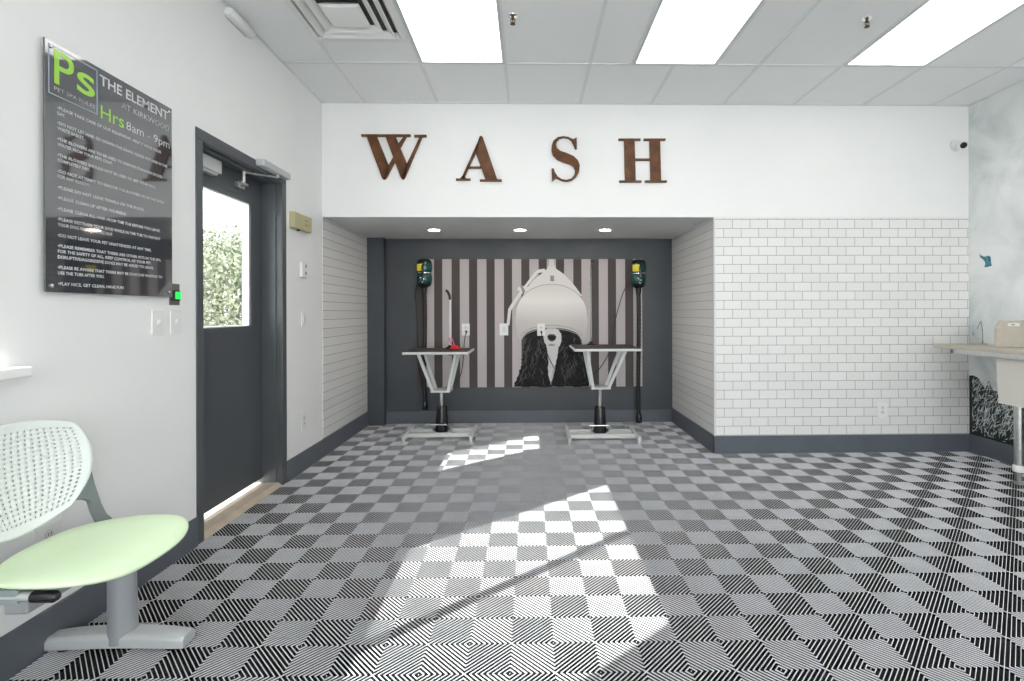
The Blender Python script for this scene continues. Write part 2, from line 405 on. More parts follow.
# ------------------------------------------------------------------ door
root = struct(thing('door_1', None, None, (XL, 3.15, 0)), 'charcoal exit door with a tall window')
fx0, fx1 = XL - .24, XL + .007
Y0, Y1, Z1 = 2.722, 3.585, 2.146
b = MB()
b.box(XL - .001, fx1, 2.667, Y0, 0, Z1); b.box(XL - .001, fx1, Y1, 3.645, 0, Z1); b.box(XL - .001, fx1, 2.667, 3.645, Z1, 2.206)
b.box(fx0, XL, 2.69, Y0, 0, Z1 + .03); b.box(fx0, XL, Y1, 3.62, 0, Z1 + .03); b.box(fx0, XL, Y0, Y1, Z1, Z1 + .03)
sx0, sx1 = XL - .135, XL - .036
b.box(sx0, sx1, Y0, Y0 + .012, 0, Z1); b.box(sx0, sx1, Y1 - .012, Y1, 0, Z1); b.box(sx0, sx1, Y0 + .012, Y1 - .012, Z1 - .014, Z1)
at_root(b.build('door_frame', M_DOOR, root, bevel=.003), root)
lx1 = XL - .136; lx0 = lx1 - .045
gy0, gy1, gz0, gz1 = 2.885, 3.432, 1.130, 1.965
b = MB(); ya, yb, za, zb = Y0 + .003, Y1 - .003, .056, Z1 - .004
b.box(lx0, lx1, ya, gy0, za, zb); b.box(lx0, lx1, gy1, yb, za, zb); b.box(lx0, lx1, gy0, gy1, za, gz0); b.box(lx0, lx1, gy0, gy1, gz1, zb)
leaf = at_root(b.build('door_leaf', M_DOOR, root), root)
b = MB()
for x0, x1 in ((lx1 - .004, lx1 + .008), (lx0 - .008, lx0 + .004)):
    b.box(x0, x1, gy0 - .022, gy0 + .004, gz0 - .022, gz1 + .022); b.box(x0, x1, gy1 - .004, gy1 + .022, gz0 - .022, gz1 + .022)
    b.box(x0, x1, gy0, gy1, gz0 - .022, gz0 + .004); b.box(x0, x1, gy0, gy1, gz1 - .004, gz1 + .022)
at_root(b.build('window_trim', M_DOOR, root, bevel=.002), root)
b = MB(); b.box(lx0 + .004, lx1 - .002, gy0, gy0 + .012, gz0, gz1); b.box(lx0 + .004, lx1 - .002, gy1 - .014, gy1, gz0, gz1); b.box(lx0 + .004, lx1 - .002, gy0, gy1, gz0, gz0 + .012); b.box(lx0 + .004, lx1 - .002, gy0, gy1, gz1 - .012, gz1)
at_root(b.build('glazing_bead', M_WHITEP, root), root)
b = MB(); b.box(lx0 + .02, lx0 + .024, gy0, gy1, gz0, gz1); at_root(b.build('pane', M_GLASS, root), root)
b = MB(); b.prism([(XL + .004, Y0, 0), (XL - .03, Y0, .022), (XL - .10, Y0, .026), (XL - .12, Y0, .022), (XO + .01, Y0, .018), (XO + .01, Y0, 0)], (0, Y1 - Y0, 0))
at_root(b.build('threshold', M_THR, root), root)
# magnetic lock body and closer
b = MB(); b.box(lx1 + .001, lx1 + .062, Y0 + .01, 3.02, 2.05, 2.125); b.box(lx1 + .001, lx1 + .05, Y0 + .02, 3.0, 2.035, 2.05)
at_root(b.build('magnetic_lock', mat('silver_box', (.56, .57, .58), .35, metal=.3), root, bevel=.003), root)
b = MB(); b.box(XL + .007, XL + .062, 3.235, 3.60, 2.168, 2.212); at_root(b.build('closer_body', mat('pale_grey_metal', (.5, .51, .52), .35, metal=.3), root, bevel=.006), root)
b = MB()
b.tube([(XL + .035, 3.46, 2.168), (XL + .035, 3.46, 2.150)], .012); b.tube([(XL + .035, 3.47, 2.152), (XL - .07, 3.24, 2.125)], .008)
b.tube([(XL - .07, 3.24, 2.135), (XL - .07, 3.24, 2.055)], .011); b.tube([(XL - .07, 3.20, 2.055), (XL - .07, 3.28, 2.050), (XL - .125, 3.29, 2.05)], .009)
b.box(XL - .138, XL - .112, 3.25, 3.33, 2.035, 2.07)
at_root(b.build('closer_arm', M_STEEL, root, smooth=40), root)

# ------------------------------------------------------------------ wall sign with the rules
def text_into(b, s, y, z, size, width=None, X=0, mi=0, right=None, bold=0, res=2):
    c = bpy.data.curves.new('t', 'FONT'); c.body = s; c.size = size; c.resolution_u = res; c.offset = bold
    o = bpy.data.objects.new('t', c); COL.objects.link(o)
    dg = bpy.context.evaluated_depsgraph_get(); dg.update()
    me = bpy.data.meshes.new_from_object(o.evaluated_get(dg))
    xs = [v.co.x for v in me.vertices]; x0, x1 = min(xs), max(xs)
    k = 1 if width is None else width / (x1 - x0)
    b.add([(X, y + (v.co.x - x0) * k, z + v.co.y) for v in me.vertices], [tuple(p.vertices) for p in me.polygons], mi)
    bpy.data.objects.remove(o); bpy.data.curves.remove(c); bpy.data.meshes.remove(me)

SY0, SY1, SZ0, SZ1 = 1.828, 2.466, 1.300, 2.214
root = thing('wall_sign', 'dark grey glossy pet spa rules sign with white and green lettering on left wall', 'sign', (XL, (SY0 + SY1) / 2, SZ0))
sxf = XL + .020
b = MB(); b.box(XL + .0125, sxf, SY0, SY1, SZ0, SZ1); at_root(b.build('panel', M_SIGN, root), root)
tx = sxf + .0006
b = MB(); w = .0035
for (a0, a1, c0, c1) in ((1.840, 2.046, 2.196, 2.196 + w), (1.840, 2.046, 2.020, 2.020 + w), (1.840, 1.840 + w, 2.020, 2.198), (2.046 - w, 2.046, 2.020, 2.198)):
    b.box(sxf, tx, a0, a1, c0, c1)
at_root(b.build('logo_border', M_BLUE, root), root)
b = MB(); text_into(b, 'P', 1.862, 2.066, .182, .080, tx, bold=.0012, res=8); text_into(b, 's', 1.954, 2.080, .170, .080, tx, bold=.0015, res=8)
at_root(b.build('logo_letters', M_GRN, root, fix=False), root)
b = MB(); text_into(b, 'PET SPA RULES', 1.862, 2.040, .020, .172, tx)
at_root(b.build('caption_lettering', M_LETG, root, fix=False), root)
b = MB(); text_into(b, 'THE ELEMENT', 2.056, 2.149, .058, .385, tx, bold=.001); at_root(b.build('title_lettering', M_LET, root, fix=False), root); b = MB(); text_into(b, '8am - 9pm', 2.190, 2.016, .052, .260, tx)
at_root(b.build('time_lettering', M_LET, root, fix=False), root)
b = MB(); text_into(b, 'AT KIRKWOOD', 2.165, 2.098, .036, .283, tx); at_root(b.build('place_lettering', M_LETG, root, fix=False), root)
b = MB(); text_into(b, 'Hrs', 2.061, 2.014, .078, .116, tx, bold=.0002, res=6); at_root(b.build('hours_lettering', M_GRN, root, fix=False), root)
RULES = [(1.981, '\u2022PLEASE TAKE CARE OF OUR EQUIPMENT. HELP IT MAKE YOUR', 2.395), (1.960, 'DAY.', 1.905),
    (1.925, '\u2022DO NOT LET HAIR GO DOWN THE DRAIN. PLEASE PUT HAIR IN THE', 2.434), (1.905, 'WASTE BASKET.', 1.985),
    (1.866, '\u2022THE BLOWERS ARE TO BE USED TO REMOVE STANDING EXCESS', 2.401), (1.846, 'WATER FROM YOUR PETS COAT.', 2.120),
    (1.807, '\u2022THE BLOWERS SHOULD NOT BE USED TO GET YOUR DOG', 2.357), (1.788, 'COMPLETELY DRY.', 2.01),
    (1.748, '\u2022DO NOT ATTEMPT TO REMOVE THE BLOWERS FROM THE SHELF', 2.414), (1.728, 'FOR ANY REASON.', 2.01),
    (1.688, '\u2022PLEASE DO NOT LEAVE TOWELS ON THE FLOOR.', 2.290), (1.649, '\u2022PLEASE CLEAN UP AFTER YOURSELF.', 2.19),
    (1.609, '\u2022PLEASE CLEAN ALL HAIR FROM THE TUB BEFORE YOU LEAVE.', 2.387), (1.571, '\u2022PLEASE RESTRAIN YOUR DOG WHILE IN THE TUB TO PREVENT', 2.387), (1.550, 'YOUR DOG FROM JUMPING OUT.', 2.12),
    (1.511, '\u2022DO NOT LEAVE YOUR PET UNATTENDED AT ANY TIME.', 2.331),
    (1.472, '\u2022PLEASE REMEMBER THAT THERE ARE OTHER PETS IN THE SPA.', 2.393), (1.452, 'FOR THE SAFETY OF ALL, KEEP CONTROL OF YOUR PET.', 2.331), (1.431, 'DISRUPTIVE/AGGRESSIVE DOGS MAY BE ASKED TO LEAVE.', 2.345),
    (1.393, '\u2022PLEASE BE AWARE THAT THERE MAY BE SOMEONE WAITING TO', 2.399), (1.372, 'USE THE TUBS AFTER YOU.', 2.075),
    (1.332, '\u2022PLAY NICE, GET CLEAN, HAVE FUN', 2.172)]
b = None
for z, s, ye in RULES:
    if s[0] == '\u2022':
        if b: at_root(b.build('rule_lettering', M_LET, root, fix=False), root)
        b = MB()
    text_into(b, s, 1.874, z - .006, .0165, ye - 1.874, tx, bold=.0004)
at_root(b.build('rule_lettering', M_LET, root, fix=False), root)
for y in (SY0 + .022, SY1 - .022):
    for z in (SZ0 + .022, SZ1 - .022):
        b = MB(); b.lathe([(.006, 0), (.006, .0125)], (XL, y, z), 'x', 12); b.lathe([(.007, .0195), (.007, .024), (.004, .026)], (XL, y, z), 'x', 12)
        at_root(b.build('sign_bolt', M_CHROME, root, smooth=40), root)

# ------------------------------------------------------------------ WASH letters
def letter(polys, ox, oy, k, label):
    Yw = YF - .001
    b = MB()
    for poly in polys:
        b.prism([at_y(ox + x / k, oy + y / k, Yw) for x, y in poly], (0, -.024, 0))
    o = b.build('wall_letter', M_RUST)
    me = o.data; c = sum((v.co for v in me.vertices), Vector()) / len(me.vertices)
    for v in me.vertices: v.co -= c
    o.location = c
    tag(o, label, 'letter', 'rust brown wall letters spelling wash')
def rect(x0, y0, x1, y1): return [(x0, y0), (x1, y0), (x1, y1), (x0, y1)]
letter([rect(45, 65, 358, 78), rect(382, 68, 460, 81), [(78, 76), (142, 76), (222, 270), (200, 345), (188, 352), (178, 345)],
        [(190, 351), (203, 346), (260, 238), (248, 212), (216, 266)], [(282, 124), (293, 152), (333, 77), (317, 77)],
        [(198, 76), (262, 76), (340, 262), (320, 345), (308, 352), (298, 343)], [(308, 351), (320, 345), (433, 80), (418, 80), (333, 258)]],
       355, 125, 6.4, 'rust brown metal letter W, first letter above the alcove')
letter([[(799, 80), (807, 74), (819, 82), (912, 354), (836, 354), (772, 178), (790, 105)], [(800, 84), (683, 345), (698, 345), (780, 170), (806, 100)],
        [(722, 270), (812, 270), (817, 282), (717, 282)], rect(648, 346, 740, 358), [(674, 347), (690, 328), (700, 328), (714, 347)], rect(800, 352, 940, 364)],
       355, 125, 6.4, 'rust brown metal letter A on the white bulkhead')
letter([[(303, 97), (305, 181), (291, 181), (281, 150), (262, 118), (240, 103), (212, 98), (180, 105), (158, 125), (152, 150), (160, 175), (185, 195), (230, 210), (280, 232), (312, 262),
         (326, 300), (320, 350), (300, 385), (270, 408), (235, 418), (200, 414), (172, 402), (154, 393), (125, 416), (121, 323), (136, 323), (145, 350), (165, 380), (195, 401), (230, 406),
         (265, 396), (287, 370), (292, 335), (280, 308), (250, 290), (205, 276), (160, 256), (130, 225), (120, 190), (122, 155), (135, 120), (165, 95), (205, 88), (240, 92), (268, 105), (280, 109)]],
       535, 125, 7.314, 'rust brown metal letter S between the A and the H')
letter([rect(608, 105, 768, 118), rect(793, 105, 950, 118), rect(615, 410, 775, 423), rect(802, 410, 960, 423),
        [(650, 117), (725, 117), (733, 411), (657, 411)], [(835, 117), (910, 117), (918, 411), (843, 411)], rect(727, 250, 839, 264)],
       535, 125, 7.314, 'rust brown metal letter H, last letter above the alcove')

# ------------------------------------------------------------------ small wall fittings
def wall_plate_x(name, y0, y1, z0, z1, label, cat, kind, X=XL, sgn=1):
    root = thing(name, label, cat, (X, (y0 + y1) / 2, z0))
    b = MB(); b.box(X, X + .006 * sgn, y0, y1, z0, z1); at_root(b.build('cover_plate', M_WHITEP, root, bevel=.002), root)
    yc, zc = (y0 + y1) / 2, (z0 + z1) / 2
    if kind == 'rocker':
        b = MB(); b.prism([(X + .006 * sgn, yc - .016, zc - .033), (X + .0075 * sgn, yc - .016, zc - .033), (X + .013 * sgn, yc - .016, zc + .033), (X + .006 * sgn, yc - .016, zc + .033)], (0, .032, 0))
        at_root(b.build('rocker', mat('switch_rocker', (.7, .7, .69), .3), root), root)
    elif kind == 'toggle':
        b = MB(); b.prism([(X + .006 * sgn, yc - .005, zc - .012), (X + .020 * sgn, yc - .005, zc + .004), (X + .018 * sgn, yc - .005, zc + .012), (X + .006 * sgn, yc - .005, zc + .012)], (0, .010, 0))
        at_root(b.build('toggle', M_WHITEP, root), root)
    elif kind == 'duplex':
        for dz in (-.02, .02):
            b = MB(); b.lathe([(.017, .006 * sgn), (.016, .009 * sgn)], (X, yc, zc + dz), 'x', 16)
            s = at_root(b.build('socket', mat('socket_face', (.66, .66, .65), .3), root, smooth=40), root)
            b = MB(); b.box(X + .0088 * sgn, X + .0095 * sgn, yc - .007, yc - .005, zc + dz - .004, zc + dz + .006); b.box(X + .0088 * sgn, X + .0095 * sgn, yc + .005, yc + .007, zc + dz - .004, zc + dz + .006)
            b.build('slots', M_SLOT, s)
    return root
wall_plate_x('light_switch', 2.356, 2.431, 1.118, 1.237, 'white toggle light switch below the sign, left one of the pair', 'light switch', 'toggle')
wall_plate_x('light_switch', 2.476, 2.552, 1.118, 1.237, 'white toggle light switch under the lit green button', 'light switch', 'toggle')
wall_plate_x('light_switch', 3.893, 3.968, 1.117, 1.232, 'white rocker light switch on the wall right of the door', 'light switch', 'rocker')
wall_plate_x('wall_outlet', 3.885, 3.962, .315, .450, 'white outlet low on the wall right of the door', 'outlet', 'duplex')
wall_plate_x('wall_outlet', 1.800, 1.905, .345, .457, 'white outlet low on the wall behind the green seat', 'outlet', 'duplex')
# exit button
root = thing('exit_button', 'brown metal plate with lit green button at corner of the rules sign', 'button', (XL, 2.51, 1.262))
b = MB(); b.box(XL, XL + .005, 2.470, 2.541, 1.262, 1.368); at_root(b.build('metal_plate', M_PLATE, root, bevel=.002), root)
b = MB(); b.box(XL + .005, XL + .013, 2.476, 2.534, 1.285, 1.334); at_root(b.build('button_housing', M_BLACKP, root, bevel=.002), root)
b = MB(); b.box(XL + .013, XL + .019, 2.496, 2.532, 1.291, 1.328); at_root(b.build('button', M_GLOWG, root, bevel=.002), root)
# khaki alarm box
root = thing('alarm_box', 'khaki plastic alarm box on the wall beside the door frame', 'alarm', (XL, 3.83, 1.84))
b = MB(); b.box(XL, XL + .045, 3.700, 3.985, 1.850, 1.968); at_root(b.build('housing', M_KHAKI, root, bevel=.006), root)
M_KSLOT = mat('khaki_dark_slot', (.20, .18, .10), .5)
for k in range(2):
    b = MB(); b.box(XL + .045, XL + .046, 3.86, 3.91, 1.890 + k * .034, 1.898 + k * .034)
    at_root(b.build('grille_slot', M_KSLOT, root), root)
b = MB(); b.lathe([(.012, 0), (.012, -.012)], (XL + .022, 3.80, 1.851), 'z', 12); at_root(b.build('speaker_button', M_BLACKP, root), root)
# white handset / thermostat
root = thing('wall_intercom', 'small white intercom with dark keys on the wall right of the door', 'intercom', (XL, 3.90, 1.49))
b = MB(); b.box(XL, XL + .022, 3.862, 3.945, 1.495, 1.612); at_root(b.build('housing', M_WHITEP, root, bevel=.006), root)
for z in (1.585, 1.530):
    b = MB(); b.box(XL + .022, XL + .024, 3.915, 3.937, z - .012, z + .012); at_root(b.build('key', M_GGR, root), root)
# sensor on top of the left wall
root = thing('motion_sensor', 'white tubular sensor where the left wall meets the ceiling', 'sensor', (XL, 3.04, 2.94))
b = MB(); pr_ = []
b.tube([(XL + .028, 2.915, 2.962), (XL + .028, 2.925, 2.962), (XL + .028, 3.150, 2.962), (XL + .028, 3.160, 2.962)], [.022, .03, .03, .022], 16)
at_root(b.build('housing', M_WHITEP, root, smooth=40), root)
b = MB(); b.box(XL, XL + .012, 2.93, 3.14, 2.935, 2.99); at_root(b.build('bracket', M_GREYM, root), root)
# outlet on the tile wall
def wall_plate_y(name, x0, x1, z0, z1, label, cat, kind, Y):
    root = thing(name, label, cat, ((x0 + x1) / 2, Y, z0))
    b = MB(); b.box(x0, x1, Y - .006, Y, z0, z1); at_root(b.build('cover_plate', M_WHITEP, root, bevel=.002), root)
    xc, zc = (x0 + x1) / 2, (z0 + z1) / 2
    if kind == 'blank':
        b = MB(); b.box(xc - .017, xc + .017, Y - .0085, Y - .006, zc - .034, zc + .034); at_root(b.build('cover_insert', mat('blank_insert', (.68, .68, .67), .35), root, bevel=.001), root)
        return root
    for dz in (-.02, .02):
        b = MB(); b.lathe([(.017, -.006), (.016, -.009)], (xc, Y, zc + dz), 'y', 16)
        s = at_root(b.build('socket', mat('socket_face', (.66, .66, .65), .3), root, smooth=40), root)
        b = MB(); b.box(xc - .007, xc - .005, Y - .0095, Y - .0088, zc + dz - .004, zc + dz + .006); b.box(xc + .005, xc + .007, Y - .0095, Y - .0088, zc + dz - .004, zc + dz + .006)
        b.build('slots', M_SLOT, s)
    return root
wall_plate_y('wall_outlet', 3.028, 3.112, .300, .430, 'white outlet low on the white tile wall', 'outlet', 'duplex', YF - .001)
YP = YB - .006
wall_plate_y('wall_outlet', -.735, -.648, .968, 1.100, 'white outlet with black plug on striped poster above left table', 'outlet', 'duplex', YP - .003)
wall_plate_y('blank_cover_plate', -.318, -.222, .968, 1.100, 'blank white cover plate beside the dryer arm on the poster', 'cover plate', 'blank', YP - .003)
wall_plate_y('wall_outlet', .098, .184, .962, 1.098, 'white outlet with black plug over the dog muzzle on the poster', 'outlet', 'duplex', YP - .003)

# security camera
root = thing('security_camera', 'small white security camera high in the right corner', 'camera', (3.72, YF, 2.62))
b = MB(); b.lathe([(.052, 0), (.050, -.016), (.036, -.022)], (3.725, YF, 2.665), 'y', 24); at_root(b.build('mount', M_WHITEP, root, smooth=40), root)
p0 = Vector((3.728, YF - .022, 2.665)); dr = Vector((-.22, -.90, -.38)).normalized()
b = MB(); b.tube([p0, p0 + dr * .02, p0 + dr * .028, p0 + dr * .085], [.016, .02, .036, .036], 20); at_root(b.build('camera_body', M_WHITEP, root, smooth=40), root)
b = MB(); b.tube([p0 + dr * .083, p0 + dr * .088], .026, 20); at_root(b.build('lens', M_BLACKP, root, smooth=40), root)

# ------------------------------------------------------------------ mural on the right wall
root = thing('wall_mural', 'pale cloud wall mural with dark foliage and a teal bird on right wall', 'mural', (XR, 2.0, BH))
MXf = XR - .004
b = MB(); b.box(MXf, XR, .4, YF - .001, BH, ZC - .005); at_root(b.build('cloud_print', M_MURAL, root), root)
b = MB(); edge = [(YF - .001, BH), (YF - .001, .66)]
y = YF - .001
rr = random.Random(3)
while y > .45:
    y -= rr.uniform(.03, .08); edge.append((max(y, .42), .52 + .16 * math.exp(-(YF - y) * 4) + rr.uniform(-.05, .06)))
edge.append((.41, BH))
b.prism([(MXf - .0006, yy, zz) for yy, zz in edge], (.0005, 0, 0))
at_root(b.build('foliage_print', M_LEAFD, root), root)
b = MB()
def leafstrip(b, y, z, ang, L, wd, X):
    d = Vector((0, math.cos(ang), math.sin(ang))); n = Vector((0, -math.sin(ang), math.cos(ang))); c = Vector((X, y, z))
    pts = [c, c + d * L * .35 + n * wd, c + d * L, c + d * L * .35 - n * wd]
    b.add(pts, [(0, 1, 2, 3)])
for k in range(1050):
    y = rr.uniform(.5, YF - .02) if k > 700 else rr.uniform(3.6, YF - .02)
    z = rr.uniform(BH + .01, .62) ** 1.0
    L = rr.uniform(.02, .10); a = rr.gauss(2.1, .55)
    if z + L * math.sin(a) < BH + .01: continue
    leafstrip(b, min(y, YF - .03 - max(0, L * math.cos(a))), z, a, L, rr.uniform(.0015, .0045), MXf - .0011 - .000001 * k)
at_root(b.build('leaf_print', M_LEAFL, root, fix=False), root)
b = MB()
for pts in ([(980, 350), (982.6, 340), (982.4, 330), (980.8, 321)], [(977, 329), (980.8, 321)], [(984.6, 352), (982.6, 340)]):
    b.tube([at_x(px, py, MXf - .0008) for px, py in pts], .004, 4)
b.add([at_x(px, py, MXf - .0012) for px, py in [(972.5, 331), (973.8, 334), (974.6, 333), (973.4, 335.5), (972.8, 336.5), (972.4, 334)]], [(0, 1, 2, 3, 4, 5)])
for v in range(len(b.v)): b.v[v] = (max(b.v[v][0], MXf - .0022), b.v[v][1], b.v[v][2])
at_root(b.build('plant_stem_print', M_STEM, root), root)
def on_mural(pts, dx): return [at_x(965 + px / 10.47, 235 + py / 10.47, MXf - dx) for px, py in pts]
b = MB(); b.prism(on_mural([(148, 190), (160, 215), (200, 228), (245, 215), (268, 230), (272, 290), (280, 318), (205, 338), (212, 290), (195, 262), (158, 232)], .0022), (.001, 0, 0))
bird = at_root(b.build('bird_print', M_BIRD, root), root)
b = MB(); b.prism(on_mural([(150, 200), (200, 250), (225, 260), (205, 235)], .0026), (.0003, 0, 0)); b.prism(on_mural([(240, 222), (262, 228), (268, 275), (248, 270)], .0026), (.0003, 0, 0)); b.prism(on_mural([(205, 325), (278, 312), (280, 322), (207, 340)], .0026), (.0003, 0, 0))
at_root(b.build('feather_print', M_BIRDD, root), root)

# ------------------------------------------------------------------ poster in the alcove
root = thing('wall_poster', 'striped wall poster of a long eared dog under a salon hair dryer', 'poster', (.02, YP, .39))
LY = [0]
def onp(pts, k=1, ox=0, oy=0, lay=1): return [at_y(ox + x / k, oy + y / k, YP - .0003 * lay) for x, y in pts]
def flat(name, polys, M, k, ox, oy, lay, parent=root):
    b = MB()
    for p in polys: b.prism(onp(p, k, ox, oy, lay), (0, .0002, 0))
    return at_root(b.build(name, M, parent), root)
P00, P11 = at_y(416.5, 259, YP), at_y(642.5, 387.5, YP)
PZ1, PZ0, PXa, PXb = 1.812, .394, P00.x, P11.x
b = MB(); b.box(PXa, PXb, YP, YB, PZ0, PZ1); at_root(b.build('poster_panel', P_LIGHT, root), root)
b = MB()
for k in range(13):
    xa = PXa + (PXb - PXa) * (17.4 * k) / 226; b.box(xa, xa + (PXb - PXa) * 8.2 / 226, YP - .0003, YP, PZ0, PZ1)
at_root(b.build('stripe_print', P_DARKS, root), root)
K, OX, OY = 4.86, 500, 255
def ell(cx, cy, rx, ry, a0, a1, n=24): return [(cx + rx * math.cos(math.radians(a0 + (a1 - a0) * i / n)), cy + ry * math.sin(math.radians(a0 + (a1 - a0) * i / n))) for i in range(n + 1)]
def wavy(pts, amp, seed):
    r = random.Random(seed); out = []
    for (x0, y0), (x1, y1) in zip(pts, pts[1:]):
        n = max(2, int(math.hypot(x1 - x0, y1 - y0) / 9))
        for i in range(n):
            t_ = i / n; out.append((x0 + (x1 - x0) * t_ + r.uniform(-amp, amp), y0 + (y1 - y0) * t_ + r.uniform(-amp, amp) * .4))
    out.append(pts[-1]); return out
hairL = wavy([(130, 360), (118, 430), (112, 500), (92, 570), (66, 640)], 4, 1) + wavy([(250, 640), (232, 575), (236, 520), (226, 450), (214, 360)], 3, 2)
hairR = wavy([(292, 360), (288, 450), (272, 520), (262, 580), (240, 640)], 3, 3) + wavy([(448, 640), (424, 560), (402, 470), (392, 390), (385, 350)], 4, 4)
flat('chest_print', [[(222, 440), (285, 440), (276, 520), (256, 560), (244, 620), (232, 560), (238, 510)]], P_WHITE, K, OX, OY, 2)
h1 = flat('ear_print', [[(x, min(y, 641)) for x, y in hairL]], P_HAIR, K, OX, OY, 3)
h2 = flat('ear_print', [[(x, min(y, 641)) for x, y in hairR]], P_HAIR, K, OX, OY, 3)
for h_, xa, xb, sl, sd in ((h1, 128, 222, -.22, 11), (h2, 295, 385, .24, 12)):
    r = random.Random(sd); b = MB()
    for i in range(46):
        x = r.uniform(xa, xb); y = r.uniform(385, 590); L = r.uniform(25, 60); s_ = (x - (xa + xb) / 2) * .004
        A = []; B = []
        for j in range(7):
            yy = y + L * j / 6; xx = x + s_ * L * j / 6 * 3 + 5 * math.sin(j * 1.3 + i) + (sl * (yy - 390) * (.5))
            if yy > 636: break
            w_ = 1.6 * math.sin(PI * (j + .4) / 6.8); A.append((xx - w_, yy)); B.append((xx + w_, yy))
        if len(A) > 2:
            pts = onp(A + B[::-1], K, OX, OY, 4); b.add(pts, [tuple(range(len(pts)))])
    at_root(b.build('strand_print', P_HAIRL, h_, fix=False), root)
flat('muzzle_print', [[(215, 375), (222, 362), (250, 356), (282, 362), (298, 385), (298, 420), (290, 443), (262, 452), (232, 446), (216, 425), (211, 400)]], P_WHITE, K, OX, OY, 5)
flat('nose_print', [[(229, 393), (240, 385), (262, 385), (274, 395), (271, 410), (258, 420), (246, 420), (233, 410)]], mat('poster_nose_ink', (.05, .048, .048), .5), K, OX, OY, 6)
flat('mouth_print', [[(232, 437), (250, 431), (272, 437), (262, 442), (240, 442)]], P_GREY, K, OX, OY, 6)
flat('nostril_print', [[(232, 395), (248, 390), (270, 396), (266, 408), (252, 414), (238, 408)]], P_HAIR, K, OX, OY, 7)
cone = [(240, 20), (262, 20), (264, 48), (272, 66), (310, 92), (345, 128), (375, 165), (400, 200), (110, 200), (130, 160), (165, 120), (200, 92), (228, 68), (238, 48)]
flat('cone_print', [cone], P_DOMEL, K, OX, OY, 8)
arm = [(216, 66), (188, 70), (172, 80), (118, 150), (88, 156), (84, 170), (98, 176), (62, 226), (40, 262), (32, 340), (46, 342), (54, 270), (74, 236), (112, 182), (128, 172), (134, 150), (184, 88), (226, 82)]
flat('arm_print', [arm], P_DOMEL, K, OX, OY, 9)
flat('hinge_print', [[(98, 150), (108, 146), (124, 178), (110, 186)]], P_GREY, K, OX, OY, 10)
flat('badge_print', [[(244, 100), (262, 100), (264, 128), (244, 128)]], P_GREY, K, OX, OY, 10)
dome = ell(250, 290, 176, 150, 180, 360, 40) + [(426, 330), (412, 405), (402, 418)] + ell(250, 405, 140, 52, -2, -178, 30) + [(100, 420), (88, 400), (75, 330)]
flat('dome_print', [dome], P_DOME, K, OX, OY, 9)
hi = ell(250, 296, 160, 138, 180, 360, 40) + [(408, 335), (250, 322), (92, 335)]
def arcband(cx, cy, rx, ry, a0, a1, wd):
    o_ = ell(cx, cy, rx, ry, a0, a1, 30); i_ = ell(cx, cy, rx - wd, ry - wd, a1, a0, 30); return o_ + i_
flat('dome_rim_print', [arcband(250, 402, 152, 62, 186, 354, 5), arcband(250, 415, 146, 58, 184, 356, 3), arcband(250, 290, 176, 150, 176, 364, 3)], P_DOMED, K, OX, OY, 12)

